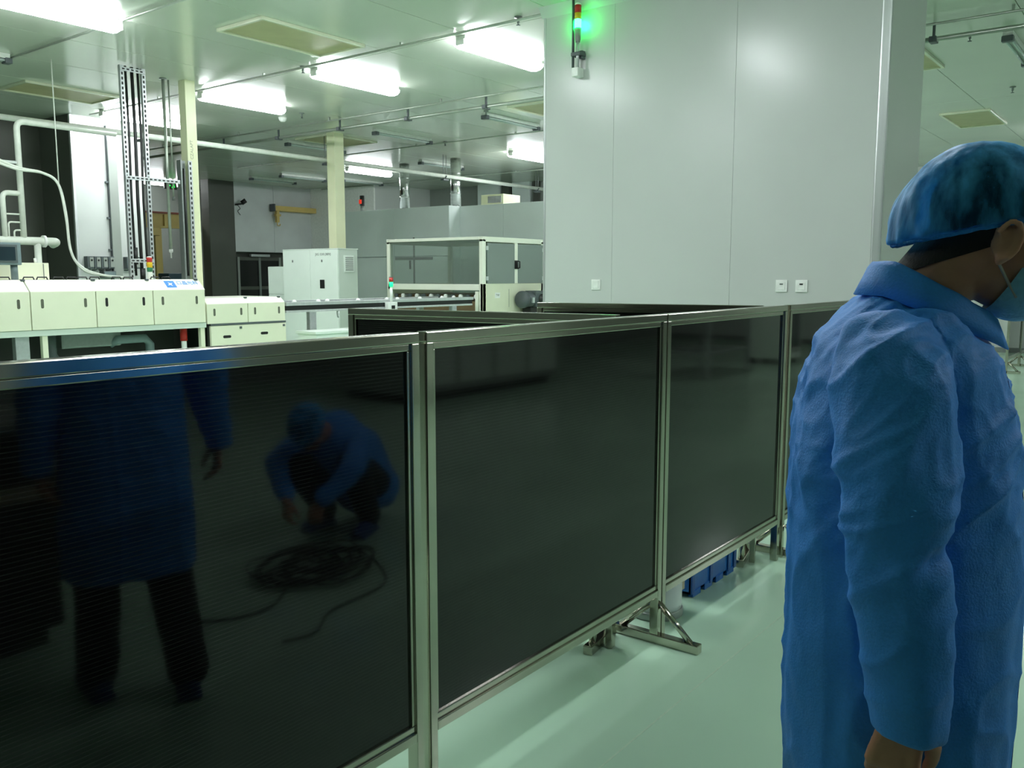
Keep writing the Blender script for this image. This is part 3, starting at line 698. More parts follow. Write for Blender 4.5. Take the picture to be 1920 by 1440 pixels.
# geared motor on the side
mo = MB().lathe((0, 0), [(0, 0), (.125, 0), (.13, .01), (.13, .06), (.11, .07), (.105, .09), (.115, .1), (.115, .30), (.09, .33), (0, .335)], 26)
mo.xf(Matrix.Translation((10.63, ya - .15, 1.14)) @ Matrix.Rotation(math.pi/2, 4, 'Y'))
mt = mo.build('motor', 'charcoal', t)
MB().box(10.85, 11.13, ya - .27, ya - .02, 1.02, 1.27, bev=.03).build('gearbox', 'charcoal', mt)
f = MB().lathe((0, 0), [(0, 0), (.085, 0), (.085, .03), (.05, .035), (.05, .06), (0, .06)], 20); f.xf(Matrix.Translation((11.0, ya - .26, 1.14)) @ Matrix.Rotation(math.pi/2, 4, 'X')); f.build('output_flange', 'black', mt)
MB().box(10.8, 10.98, ya - .2, ya - .04, .9, 1.03, bev=.015).build('motor_foot', 'black', mt)
MB().box(10.74, 10.79, ya - .2895, ya - .26, 1.09, 1.17, bev=.003).build('rating_plate', 'alu', mt)
MB().box(10.72, 11.3, ya - .3, ya, 0, .9, bev=.01).build('motor_stand', 'cream', t)
MB().box(11.25, 11.6, ya - .4, ya - .06, 0, .99, bev=.01).build('side_guard', 'redpaint', t)

# ------------------------------------------------------------------ white control cabinets
def lock(p, x, y, z): MB().box(x - .006, x, y - .012, y + .012, z - .018, z + .018, bev=.003).build('lock', 'grey', p)
t = thing('control_cabinet', (8.95, 10.6, 0), 'tall white two door control cabinet behind the conveyor', 'cabinet')
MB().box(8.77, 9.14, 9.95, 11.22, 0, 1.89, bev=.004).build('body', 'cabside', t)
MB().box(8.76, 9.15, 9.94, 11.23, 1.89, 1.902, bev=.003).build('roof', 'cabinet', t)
d1 = MB().box(8.75, 8.775, 10.575, 11.215, .08, 1.885, bev=.004).build('door', 'cabinet', t)
d2 = MB().box(8.75, 8.775, 9.955, 10.57, .08, 1.885, bev=.004).build('door', 'cabinet', t)
lock(d1, 8.75, 10.98, 1.72); lock(d2, 8.75, 10.30, 1.72)
MB().box(8.743, 8.75, 10.25, 10.35, 1.31, 1.44, bev=.003).build('display', 'black', d2)
text('door_lettering', 'JXG 1210 (380V)', .05, 'ink', d2, facing((8.7485, 10.27, 1.816), (0, -1, 0), (0, 0, 1)))
vt = MB().box(8.87, 9.06, 9.935, 9.95, 1.55, 1.80, bev=.004).build('filter_vent', 'cabinet', t)
for k in range(7): MB().box(8.89, 9.04, 9.928, 9.937, 1.578 + .03*k, 1.592 + .03*k, bev=.002).build('louvre', 'greywall', vt)
t = thing('side_cabinet', (9.05, 11.55, 0), 'lower white cabinet left of the tall control cabinet', 'cabinet')
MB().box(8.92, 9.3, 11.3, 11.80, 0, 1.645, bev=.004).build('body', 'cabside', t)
MB().box(8.9, 8.92, 11.305, 11.795, .08, 1.2, bev=.003).build('door', 'cabinet', t)
MB().box(8.9, 8.92, 11.305, 11.795, 1.205, 1.64, bev=.003).build('door', 'cabinet', t)

# structural columns
t = tag(MB().box(9.33, 9.52, 10.62, 10.80, 0, H, bev=.004).build('support_column', 'column'), 'cream square column in the middle, behind the white cabinet', 'column', 'cream columns')
t = tag(MB().box(5.86, 5.99, 9.16, 9.29, 0, H, bev=.004).build('support_column', 'column'), 'cream square column on the left with vertical writing', 'column', 'cream columns')
text('column_writing', 'CZALAPT', .05, 'pencil', t, facing((5.915, 9.159, 2.93), (0, 0, 1), (-1, 0, 0)))

# equipment on top of the grey enclosure
t = thing('cream_box', (12.75, 10.0, 2.74), 'cream box unit lying on top of the grey enclosure', 'box')
MB().box(12.5, 13.0, 9.79, 10.30, 2.74, 2.95, bev=.006).build('body', 'column', t)
MB().box(12.494, 12.5, 9.83, 10.14, 2.80, 2.92, bev=.003).build('cover_plate', 'alu', t)
t = thing('warning_light', (12.1, 13.0, 2.74), 'small dark signal light with red lens on the grey enclosure corner', 'signal light')
MB().cyl((12.1, 13.0, 2.745), (12.1, 13.0, 2.86), .035, seg=14).build('base', 'greywall', t)
MB().cyl((12.1, 13.0, 2.86), (12.1, 13.0, 3.06), .045, seg=14).build('housing', 'black', t)
MB().box(12.04, 12.06, 12.97, 13.03, 2.9, 2.98, bev=.004).build('red_lens', 'redlit', t)

# ------------------------------------------------------------------ slotted cable rack on the left
t = thing('cable_rack', (5.14, 9.0, 0), 'tall slotted galvanised cable rack with black cables, floor to ceiling', 'rack')
for x in (4.995, 5.235):
    up = MB().box(x, x + .042, 8.97, 8.98, 0, H - .02).box(x, x + .006, 8.98, 9.01, 0, H - .02).box(x + .036, x + .042, 8.98, 9.01, 0, H - .02).build('upright', 'galv', t)
    mb = MB(); z = 1.48
    while z < 3.66: mb.box(x + .012, x + .028, 8.967, 8.971, z, z + .028); z += .05
    mb.build('slot_row', 'slotdark', up)['kind'] = 'stuff'
for z, xe in ((3.64, 5.27), (2.53, 5.62), (1.66, 5.27)):
    cb = MB().box(4.99, xe, 8.955, 8.967, z - .02, z + .02, bev=.002).build('crossbar', 'galv', t)
    mb = MB(); x = 5.01
    while x < xe - .02: mb.box(x, x + .028, 8.953, 8.956, z - .007, z + .007); x += .05
    mb.build('slot_row', 'slotdark', cb)['kind'] = 'stuff'
for x, r, zb in ((5.07, .013, 1.5), (5.14, .018, 1.45), (5.205, .013, 1.6)):
    MB().tube([(x, 9.0, H - .02), (x + .006, 9.0, 3.0), (x - .004, 9.0, 2.3), (x + .004, 9.0, zb)], r, 8).build('cable', 'black', t)
MB().cyl((5.075, 8.99, 1.62), (5.075, 8.99, 1.80), .022, seg=10).build('cable_gland', 'black', t)
MB().cyl((5.145, 8.99, 1.46), (5.145, 8.99, 1.58), .028, seg=10).build('cable_gland', 'black', t)
MB().box(4.97, 5.30, 8.95, 9.03, 0, .012).build('base_plate', 'galv', t)
# strut channel in front of the left column
t = thing('strut_channel', (5.77, 9.1, 0), 'grey slotted strut channel standing against the left cream column', 'strut')
MB().box(5.70, 5.72, 9.06, 9.14, 0, 2.79).box(5.72, 5.80, 9.125, 9.14, 0, 2.79).build('channel', 'grey', t)
u = MB().box(5.80, 5.845, 9.06, 9.075, 0, 2.79).build('flange', 'galv', t)
mb = MB(); z = 1.48
while z < 2.75: mb.box(5.814, 5.83, 9.057, 9.061, z, z + .03); z += .055
mb.build('slot_row', 'slotdark', u)['kind'] = 'stuff'
MB().tube([(5.76, 9.1, 2.7), (5.755, 9.09, 2.2), (5.765, 9.1, 1.5)], .014, 8).build('cable', 'black', t)
# drop pipes
t = thing('drop_pipe', (5.68, 9.3, H), 'thick grey drop pipe hanging between rack and left cream column', 'pipe', 'drop pipes')
MB().cyl((5.68, 9.3, 1.78), (5.68, 9.3, H), .017, seg=10).build('pipe', 'conduit', t)
MB().lathe((5.68, 9.3), [(0, 1.70), (.008, 1.70), (.008, 1.76), (.022, 1.77), (.022, 1.80), (0, 1.80)], 12).build('nozzle', 'plate', t)
MB().lathe((5.68, 9.3), [(0, H - .012), (.04, H - .012), (.04, H), (0, H)], 12).build('flange', 'grey', t)
t = thing('drop_pipe', (5.76, 9.3, H), 'thin grey drop pipe beside the thick one, ending higher', 'pipe', 'drop pipes')
MB().cyl((5.77, 9.34, 2.38), (5.77, 9.34, H), .009, seg=8).build('pipe', 'conduit', t)
MB().cyl((5.77, 9.34, 2.36), (5.77, 9.34, 2.40), .016, seg=8).build('end_cap', 'grey', t)

# ------------------------------------------------------------------ column face: trunking and inverter row
t = thing('cable_trunking', (6.65, 12.28, 0), 'vertical grey cable trunking on the pale clad column', 'trunking')
MB().box(6.57, 6.70, 12.24, 12.3, 1.5, 3.4, bev=.004).build('cover', 'greywall', t)
MB().box(6.565, 6.575, 12.25, 12.3, 1.4, 3.6).build('edge', 'charcoal', t)
for z in (1.85, 2.3, 2.8): MB().box(6.53, 6.57, 12.26, 12.3, z, z + .03, bev=.004).build('clip', 'charcoal', t)
for k, x in enumerate((6.215, 6.315, 6.415, 6.515, 6.79, 6.90)):
    lb = ['leftmost', 'second', 'third', 'fourth, beside the trunking', 'fifth, right of the trunking', 'rightmost'][k]
    t = thing('inverter_drive', (x, 12.25, 1.7), 'small inverter drive on the clad column, ' + lb + ' in the row', 'drive', 'inverter drives in a row on the clad column')
    MB().box(x - .045, x + .045, 12.2, 12.3, 1.60, 1.77, bev=.004).build('body', 'charcoal', t)
    MB().box(x - .015, x + .042, 12.192, 12.2, 1.62, 1.755, bev=.003).build('front_cover', 'greywall', t)
    MB().cyl((x + .012, 12.186, 1.715), (x + .012, 12.193, 1.715), .014, seg=12).build('dial', 'black', t)
    MB().tube([(x, 12.22, 1.6), (x - .008, 12.215, 1.585), (x - .03, 12.23, 1.575), (x - .04, 12.29, 1.575)], .008, 6).build('lead', 'charcoal', t)
t = thing('terminal_box', (6.53, 12.25, 1.55), 'dark grey terminal box under the inverter drives', 'box')
MB().box(6.38, 6.56, 12.17, 12.3, 1.47, 1.565, bev=.006).build('body', 'charcoal', t)
MB().box(6.39, 6.55, 12.164, 12.17, 1.48, 1.555, bev=.003).build('cover', 'bezel', t)

# ------------------------------------------------------------------ pipework, hose and panel at the far left
def arc(p, r=.05):
    out = [Vector(p[0])]
    for i in range(1, len(p) - 1):
        a, b, c_ = Vector(p[i-1]), Vector(p[i]), Vector(p[i+1])
        d0 = (a - b).normalized(); d1 = (c_ - b).normalized()
        for k in range(6):
            u = k / 5; q0 = b + d0 * r * (1 - u); q1 = b + d1 * r * u
            out.append(q0 * (1 - u) + q1 * u)
    out.append(Vector(p[-1])); return out
t = thing('process_pipework', (4.15, 9.5, 0), 'pale process pipework with thin branches in the dark left corner', 'pipework')
MB().tube(arc([(5.2, 9.5, 3.05), (4.16, 9.5, 3.05), (4.16, 9.5, 1.86)], .08), .03, 12).build('riser', 'pipewhite', t)
MB().tube(arc([(4.16, 9.5, 2.33), (3.98, 9.5, 2.33), (3.98, 9.5, 1.86)], .06), .026, 12).build('branch_pipe', 'pipewhite', t)
for k, (z, x) in enumerate(((2.12, 3.98), (2.04, 4.02), (1.96, 4.07))):
    MB().tube(arc([(4.16, 9.5, z), (x, 9.5, z), (x, 9.5, 1.86)], .03), .009, 8).build('branch_pipe', 'pipewhite', t)
MB().tube(arc([(2.0, 9.5, 1.855), (4.36, 9.5, 1.855), (4.5, 9.5, 1.855), (4.5, 9.62, 1.83)], .06), .042, 14).build('header_pipe', 'pipewhite', t)
MB().cyl((4.345, 9.5, 1.855), (4.37, 9.5, 1.855), .062, seg=16).build('union_ring', 'plate', t)
MB().cyl((4.29, 9.5, 0), (4.29, 9.5, 1.83), .034, seg=12).build('standpipe', 'pipewhite', t)
MB().box(3.96, 4.13, 9.47, 9.53, 2.62, 2.65, bev=.006).build('valve', 'alu', t)
t = thing('white_hose', (4.4, 9.35, 0), 'pale flexible hose bundle curving down beside the clad column', 'hose')
def spl(pts, n=8):
    pts = [Vector(p) for p in pts]; out = []
    for i in range(len(pts) - 1):
        p0, p1, p2, p3 = pts[max(i-1, 0)], pts[i], pts[i+1], pts[min(i+2, len(pts)-1)]
        for k in range(n):
            u = k / n
            out.append(.5*((2*p1) + (p2-p0)*u + (2*p0-5*p1+4*p2-p3)*u*u + (3*p1-p0-3*p2+p3)*u**3))
    out.append(pts[-1]); return out
for k, dz in enumerate((0, .05)):
    MB().tube(spl([(3.7, 9.35, 2.72 - dz), (4.05, 9.35, 2.58 - dz*.4), (4.32, 9.35, 2.54), (4.47, 9.35, 2.44), (4.53, 9.35, 2.1 + dz), (4.56, 9.35, 1.75), (4.66, 9.3, 1.56 + dz*.3), (4.84, 9.2, 1.50), (5.1, 9.1, 1.475)]), .014, 8).build('hose', 'pipewhite', t)
MB().cyl((4.50, 9.4, 2.4), (4.50, 9.4, H), .006, seg=6).build('hanger_wire', 'pipewhite', t)
t = thing('control_box', (3.75, 8.6, 1.462), 'cream control box standing on the long machine at the left', 'box')
MB().box(2.9, 3.985, 8.62, 8.88, 1.4635, 1.62, bev=.006).build('body', 'cream', t)
MB().box(3.93, 3.935, 8.612, 8.62, 1.47, 1.612).build('cover_joint', 'ink', t)
MB().cyl((3.9, 8.7, 1.62), (3.895, 8.7, 1.665), .012, seg=8).build('vent_nipple', 'plate', t)
t = thing('touch_panel', (3.45, 8.4, 1.462), 'grey touch panel with dark screen at the left edge', 'touch panel')
MB().box(3.2, 3.63, 8.36, 8.43, 1.595, 1.795, bev=.008).build('housing', 'bezel', t)
MB().box(3.22, 3.595, 8.353, 8.362, 1.615, 1.775, bev=.003).build('bezel', 'charcoal', t)
MB().box(3.24, 3.575, 8.349, 8.354, 1.635, 1.755).build('screen', 'screen', t)
MB().cyl((3.585, 8.42, 1.464), (3.585, 8.42, 1.60), .03, seg=12).build('stand', 'bezel', t)

# ------------------------------------------------------------------ far background on the left
t = thing('bridge_crane', (12, 18.9, 2.6), 'far yellow bridge crane beam with red rail left of the dark pillar', 'crane')
MB().box(6.5, 12.0, 18.6, 18.64, 2.74, 2.90).box(6.5, 12.0, 18.55, 18.7, 2.58, 2.62).box(6.5, 12.0, 18.6, 18.62, 2.6, 2.74).build('girder', 'yellow', t)
MB().box(6.5, 12.0, 18.56, 18.68, 2.90, 2.94).build('rail', 'redpaint', t)
for x in (8.0, 10.2, 11.2, 11.75): MB().box(x, x + .06, 18.54, 18.6, 2.62, 2.88, bev=.006).build('stiffener', 'yellow', t)
for x in (7.0, 11.0): MB().box(x, x + .16, 18.62, 18.8, 0, 2.58, bev=.006).build('post', 'yellow', t)
MB().box(10.85, 11.05, 18.5, 18.6, 2.40, 2.58, bev=.01).build('trolley', 'yellow', t)
t = thing('jib_beam', (14.3, 17.8, 3.1), 'far yellow jib beam with hanging bracket on the white upper wall', 'crane')
MB().box(13.72, 15.0, 17.82, 18.04, 3.08, 3.20, bev=.006).build('beam', 'yellow', t)
MB().box(13.69, 13.72, 17.8, 18.0, 3.06, 3.24, bev=.004).build('end_plate', 'charcoal', t)
MB().box(13.78, 13.86, 17.84, 17.92, 2.80, 3.08, bev=.006).box(13.76, 13.90, 17.83, 17.93, 2.95, 3.0, bev=.006).build('hanger', 'yellow', t)
MB().tube(arc([(13.82, 17.88, 2.8), (13.82, 17.88, 2.72), (13.90, 17.88, 2.72), (13.90, 17.88, 2.77)], .03), .012, 8).build('hook', 'yellow', t)
t = thing('wall_camera', (12.78, 18.0, 3.2), 'black surveillance camera with dangling leads on the white upper wall', 'camera')
MB().cyl((12.72, 18.02, 3.17), (12.84, 17.9, 3.19), .02, seg=10).build('arm', 'black', t)
MB().cyl((12.80, 17.88, 3.2), (12.88, 17.82, 3.27), .055, seg=14).build('housing', 'black', t)
MB().tube(spl([(12.76, 17.98, 3.16), (12.82, 17.97, 3.08), (12.76, 17.98, 3.02), (12.83, 17.98, 2.93)]), .008, 6).build('lead', 'black', t)
t = thing('exit_sign', (11.7, 19.0, 3.55), 'small lit green exit sign hanging far behind the strut channel', 'sign')
MB().box(11.5, 11.82, 18.98, 19.01, 3.50, 3.67, bev=.004).build('case', 'black', t)
MB().box(11.52, 11.80, 18.975, 18.98, 3.515, 3.655).build('face', 'dark', t)
MB().prism([(11.56, 3.585), (11.60, 3.63), (11.60, 3.60), (11.65, 3.60), (11.65, 3.57), (11.60, 3.57), (11.60, 3.54)], 'y', 18.968, 18.975).build('arrow', 'exit', t)
MB().ball((11.72, 18.972, 3.632), (.014, .004, .014), 10).prism([(11.68, 3.53), (11.70, 3.53), (11.725, 3.57), (11.75, 3.545), (11.77, 3.555), (11.735, 3.595), (11.76, 3.60), (11.755, 3.615), (11.705, 3.61), (11.70, 3.58)], 'y', 18.968, 18.975).build('running_figure', 'exit', t)
t = thing('stacked_pallets', (11.4, 19.2, 0), 'stack of olive wooden pallets beside the dark pillar', 'pallets')
for k in range(12): 
    MB().box(10.9, 11.93, 18.85, 19.5, k * .125 + .04, k * .125 + .125, bev=.006).build('board', mat('olive_board', '#77734f', .7) if k == 0 else 'oliveboard', t)
    if k == 0: M['oliveboard'] = bpy.data.materials['olive_board']
    for xx in (10.92, 11.36, 11.8): MB().box(xx, xx + .08, 18.87, 19.48, k * .125, k * .125 + .04).build('bearer', 'oliveboard', t)
t = thing('teal_bin', (10.35, 16.8, 0), 'dark teal bin on a grey stand beyond the rack', 'bin')
MB().box(10.0, 10.5, 16.5, 16.9, 0.9, 1.55, bev=.02).build('body', mat('dark_teal', '#1d3a44', .5), t)
MB().box(9.9, 10.6, 16.4, 17.0, 0, .9, bev=.01).build('stand', 'greywall', t)

# ------------------------------------------------------------------ on the aisle side (seen mirrored in the sheets)
t = thing('dark_bench', (1.0, -.6, 0), 'dark low workbench with a beige stripe right beside the camera', 'bench')
MB().box(.45, 1.62, -.92, -.3, .08, .9, bev=.006).build('body', 'dark', t)
MB().box(.43, 1.64, -.94, -.28, .9, .94, bev=.006).build('worktop', 'greywall', t)
MB().box(.46, 1.61, -.298, -.29, .62, .68).build('stripe', 'tape', t)
MB().box(.5, 1.57, -.88, -.34, 0, .08).build('plinth', 'black', t)
t = thing('equipment_cabinet', (14.9, -2.2, 0), 'grey equipment cabinet with a dark window across the aisle', 'cabinet')
MB().box(14.4, 15.2, -2.7, -1.86, .1, 1.28, bev=.01).build('body', 'cabside', t)
MB().prism([(-1.86, 1.28), (-1.86, 1.32), (-2.3, 1.4), (-2.7, 1.4), (-2.7, 1.28)], 'x', 14.4, 15.2).build('console', 'cabside', t)
dr = MB().box(14.5, 15.1, -1.86, -1.84, .2, 1.02, bev=.005).build('door', 'greywall', t)
MB().box(14.56, 15.04, -1.84, -1.832, .3, .95).build('window', 'screen', dr)
MB().box(14.72, 14.88, -1.858, -1.84, 1.1, 1.16, bev=.004).build('display', 'black', t)
for x in (14.45, 15.1):
    for y in (-2.6, -1.95): MB().cyl((x, y, 0), (x, y, .1), .04, seg=12).build('caster', 'black', t)
t = thing('work_table', (12.6, -2.6, 0), 'grey framed work table with cartons across the aisle', 'table')
MB().box(11.8, 13.4, -3.0, -2.2, .95, 1.0, bev=.006).build('tabletop', 'greywall', t)
for x in (11.82, 13.32):
    for y in (-2.98, -2.26): MB().box(x, x + .06, y, y + .06, 0, .95, bev=.004).build('leg', 'galv', t)
MB().box(11.84, 13.36, -2.96, -2.24, .35, .38, bev=.004).build('shelf', 'galv', t)
for x, w, h, lb in ((12.0, .4, .22, 'white carton on the work table, left one'), (12.7, .5, .3, 'white carton on the work table, right one')):
    b_ = thing('carton', (x + w/2, -2.6, 1.0), lb, 'box', 'cartons on the work table')
    MB().box(x, x + w, -2.8, -2.4, 1.0, 1.0 + h, bev=.004).build('body', 'cabinet', b_)
    MB().box(x + w/2 - .03, x + w/2 + .03, -2.802, -2.398, 1.0 + h, 1.0015 + h).build('tape', 'tape', b_)
t = thing('side_machine', (8.6, -4.4, 0), 'long pale machine with control panel across the aisle', 'machine')
MB().box(7.2, 10.2, -5.0, -3.75, .12, 1.1, bev=.01).build('body', 'greywall', t)
MB().box(7.6, 9.4, -4.9, -3.85, 1.1, 1.4, bev=.02).build('upper_housing', 'cabside', t)
MB().box(8.1, 8.5, -3.75, -3.72, .85, 1.02, bev=.006).build('control_panel', 'screen', t)
for k in range(4): MB().box(7.35 + .72*k, 7.98 + .72*k, -3.75, -3.735, .2, .78, bev=.005).build('door', 'cabside', t)
MB().box(7.3, 10.1, -4.9, -3.85, 0, .12).build('plinth', 'black', t)
t = thing('cable_coil', (2.93, -.17, 0), 'tangled black cable coil on the floor in front of the crouching worker', 'cable')
rnd = random.Random(3); mb = MB(); pts = []
for k in range(150):
    a = k * .62 + rnd.uniform(-.1, .1); r = .20 + .10 * math.sin(k * .37) + rnd.uniform(-.03, .03)
    pts.append((2.80 + r * 1.1 * math.cos(a), -.17 + r * .8 * math.sin(a) + .05 * math.sin(k * .11), .012 + .05 * abs(math.sin(k * .51))))
mb.tube(spl(pts, 3), .006, 5); mb.build('coil', 'black', t)
MB().tube(spl([(2.7, -.2, .008), (2.4, .05, .007), (2.2, .06, .007), (2.05, -.05, .007)]), .006, 6).build('free_end', 'black', t)
MB().tube(spl([(3.15, -.1, .008), (2.9, .25, .007), (2.5, .32, .007), (2.3, .45, .007), (2.15, .42, .007)]), .006, 6).build('free_end', 'black', t)
# ------------------------------------------------------------------ people
def fuse(mb, voxel, smooth=6, fac=0.5):
    """union of the closed pieces in MB as one continuous skin"""
    bmesh.ops.recalc_face_normals(mb.bm, faces=mb.bm.faces)
    me = bpy.data.meshes.new('tmp'); mb.bm.to_mesh(me); mb.bm.free()
    o = bpy.data.objects.new('tmp', me); col.objects.link(o)
    r = o.modifiers.new('r', 'REMESH'); r.mode = 'VOXEL'; r.voxel_size = voxel; r.use_smooth_shade = True
    if smooth:
        s = o.modifiers.new('s', 'SMOOTH'); s.iterations = smooth; s.factor = fac
    dg = bpy.context.evaluated_depsgraph_get(); dg.update()
    out = bpy.data.meshes.new_from_object(o.evaluated_get(dg))
    bpy.data.objects.remove(o); bpy.data.meshes.remove(me)
    for p in out.polygons: p.use_smooth = True
    return out

def limb(mb, pts, rs, seg=14):
    """tapered limb: cones between joints with a ball at each joint"""
    for i in range(len(pts) - 1): mb.tube([pts[i], pts[i+1]], [rs[i], rs[i+1]], seg)
    for p, r in zip(pts, rs): mb.ball(p, r * 1.0, seg)
    return mb

def loft(mb, rings, seg=36, pw=2.3):
    """rings of (z, back, front, half width[, l shift]) in the f-l plane, closed"""
    b = mb.bm; R = []
    for q in rings:
        z, fb, ff, hw = q[:4]; c = (fb + ff) / 2; a = (ff - fb) / 2; row = []
        for k in range(seg):
            t = 2 * math.pi * k / seg; ct, st = math.cos(t), math.sin(t)
            e = 2.0 / pw
            row.append(b.verts.new((c + a * math.copysign(abs(ct) ** e, ct), hw * math.copysign(abs(st) ** e, st), z)))
        R.append(row)
    for i in range(len(R) - 1):
        for k in range(seg): b.faces.new((R[i][k], R[i][(k+1) % seg], R[i+1][(k+1) % seg], R[i+1][k]))
    b.faces.new(R[0]); b.faces.new(R[-1]); return mb

def part_mesh(name, me, m, parent):
    me.name = name; me.materials.clear(); me.materials.append(M[m] if isinstance(m, str) else m)
    o = bpy.data.objects.new(name, me); col.objects.link(o); o.parent = parent; ORG[o.name] = Vector((0, 0, 0)); return o

def hand(mb, w, d, fw, inn, k=1.0, curl=0.5):
    """hand hanging from wrist W along D; FW points to the thumb side, INN to the palm side"""
    w, d, fw, inn = Vector(w), Vector(d).normalized(), Vector(fw).normalized(), Vector(inn).normalized()
    for i in range(4):      # metacarpals make the palm
        x = (.027 - .018 * i) * k
        limb(mb, [w + d * .005 + fw * x * .6, w + d * .085 * k + fw * x], [.014 * k, .0125 * k], 10)
    L = (.072, .080, .074, .058)
    for i in range(4):
        x = (.028 - .0185 * i) * k; p = w + d * .085 * k + fw * x; l = L[i] * k; pts = [p]; a = .15 + .12 * i * curl
        for s_, f_ in ((.45, 1), (.30, 1), (.25, 1)):
            a += curl * .55; p = p + (d * math.cos(a) + inn * math.sin(a)) * l * s_; pts.append(p)
        limb(mb, pts, [.0098 * k, .0088 * k, .008 * k, .0068 * k], 10)
    b0 = w + d * .02 * k + fw * .026 * k + inn * .006
    b1 = b0 + (d * .7 + fw * .55 + inn * .45) * .04 * k
    b2 = b1 + (d * .9 + fw * .15 + inn * .45) * .032 * k
    b3 = b2 + (d * .95 - fw * .1 + inn * .35) * .024 * k
    limb(mb, [b0, b1, b2, b3], [.016 * k, .0125 * k, .0105 * k, .0085 * k], 10)

def head(mb, mtx):
    h = MB()
    h.ball((-.012, 0, .052), (.094, .074, .092), 24)     # skull
    h.ball((.028, 0, .03), (.07, .066, .085), 20)        # brow and face
    h.ball((.03, 0, -.04), (.058, .056, .055), 18)       # jaw
    h.ball((.068, 0, -.078), (.024, .028, .02), 12)      # chin
    h.ball((.045, .04, -.012), (.035, .026, .03), 12); h.ball((.045, -.04, -.012), (.035, .026, .03), 12)
    h.tube([(.086, 0, .03), (.108, 0, -.018)], [.008, .014], 10); h.ball((.106, 0, -.018), (.014, .016, .011), 10)
    h.ball((.088, 0, -.048), (.014, .024, .008), 10); h.ball((.086, 0, -.06), (.013, .021, .008), 10)
    for s in (-1, 1):
        h.ball((.082, s * .032, .024), (.012, .016, .010), 10)
        h.tube([(.088, s * .012, .042), (.084, s * .048, .042)], [.007, .006], 8)
        arc_ = []
        for k in range(11):
            a = math.radians(-70 + 24 * k); arc_.append((.0 + .004 + .017 * math.cos(a), s * (.084 + .012 * (1 if .017*math.cos(a) < .008 else .4)), .006 + .029 * math.sin(a)))
        h.tube(arc_, .0052, 8)
        h.ball((.0, s * .080, .004), (.017, .010, .027), 12)
        h.ball((.004, s * .086, -.024), (.009, .007, .010), 10)
        h.ball((.016, s * .084, .0), (.005, .007, .008), 8)
    h.bm.transform(mtx)
    me = bpy.data.meshes.new('tmp'); h.bm.to_mesh(me); h.bm.free(); mb.bm.from_mesh(me); bpy.data.meshes.remove(me)

def cap_mesh(mtx, cut_p, cut_n, seed=0.0, rad=(.14, .096, .147)):
    b = bmesh.new(); bmesh.ops.create_uvsphere(b, u_segments=120, v_segments=64, radius=1.0)
    for v in b.verts:
        x, y, z = v.co; a = math.atan2(y, x); low = max(0.0, min(1.0, .75 - z))
        r1 = max(0, 1 - 2.4 * abs(noise.noise((a * 2.6 + seed + z * .7, z * .9, 2)))) ** 2      # gathers fanning up from the elastic
        pl_ = .034 * low * r1 + .014 * low * math.sin(a * 26 + 4 * noise.noise((x*2 + seed, y*2, z*2))) * max(0, .35 - z)
        pl_ += .028 * noise.noise((x*2.5 + seed, y*2.5, z*2.5)) + .010 * noise.noise((x*8, y*8 + seed, z*8))
        s = .985 + pl_
        v.co = Vector((x * rad[0] * s, y * rad[1] * s, z * rad[2] * s))
    b.transform(mtx)
    bmesh.ops.bisect_plane(b, geom=list(b.verts) + list(b.edges) + list(b.faces), plane_co=cut_p, plane_no=cut_n, clear_inner=True)
    rim = [v for v in b.verts if abs((v.co - Vector(cut_p)).dot(Vector(cut_n))) < 1e-4]
    c = sum((v.co for v in rim), Vector()) / max(1, len(rim))
    rim.sort(key=lambda v: math.atan2(v.co.y - c.y, v.co.x - c.x))
    for v in rim: v.co = c + (v.co - c) * .95; v.co.y = c.y + (v.co.y - c.y) * .95
    loop = [v.co.copy() for v in rim]
    for f in b.faces: f.smooth = True
    me = bpy.data.meshes.new('cap'); b.to_mesh(me); b.free(); return me, loop, c

def shoe(parent, ankle, ang, m='shoe'):
    x, y, z = ankle; s = MB()
    s.ball((-.02, 0, .052), (.055, .042, .05), 16); s.ball((.06, 0, .045), (.08, .046, .043), 16); s.ball((.135, 0, .036), (.062, .046, .034), 16); s.ball((-.005, 0, .085), (.05, .042, .05), 14)
    s.box(-.07, .185, -.043, .043, .004, .02, bev=.006)
    s.bm.transform(Matrix.Translation((x, y, 0)) @ Matrix.Rotation(ang, 4, 'Z'))
    me = fuse(s, .006, 4)
    for v in me.vertices: v.co.z = max(v.co.z, .001)
    return part_mesh('shoe', me, m, parent)

# ---- the worker at the right, seen from his right side
t = thing('person', (0, 0, 0), 'standing worker at the right edge in blue coat, bouffant cap and face mask', 'person')
HM = Matrix.Translation((.125, 0, 1.548)) @ Matrix.Rotation(math.radians(17), 4, 'Y')
mb = MB(); head(mb, HM)
limb(mb, [(-.012, 0, 1.40), (.028, 0, 1.47), (.085, 0, 1.545)], [.070, .062, .062], 20)
mb.ball((.115, 0, 1.50), (.045, .05, .04), 14)
loft(mb, [(.80, -.11, .12, .165), (.95, -.12, .12, .17), (1.1, -.10, .12, .155), (1.28, -.12, .13, .175), (1.37, -.10, .10, .165), (1.43, -.06, .06, .09)], 28)
RA = [(-.025, -.185, 1.375), (-.015, -.245, 1.11), (.012, -.268, .862)]
LA = [(-.025, .185, 1.375), (.02, .285, 1.12), (.075, .335, .875)]
for A in (RA, LA): limb(mb, A, [.055, .042, .027], 14)
hand(mb, (.010, -.268, .868), (-.17, .05, -1), (1, -.1, -.15), (.1, 1, 0), 1.0, .55)
hand(mb, LA[2], (.12, .02, -1), (1, .1, .1), (.1, -1, 0), 1.0, .5)
RL = [(0, -.09, .84), (.06, -.105, .47), (.06, -.12, .08)]
LL = [(0, .09, .84), (0, .12, .47), (-.10, .15, .08)]
for A in (RL, LL): limb(mb, A, [.085, .058, .04], 14)
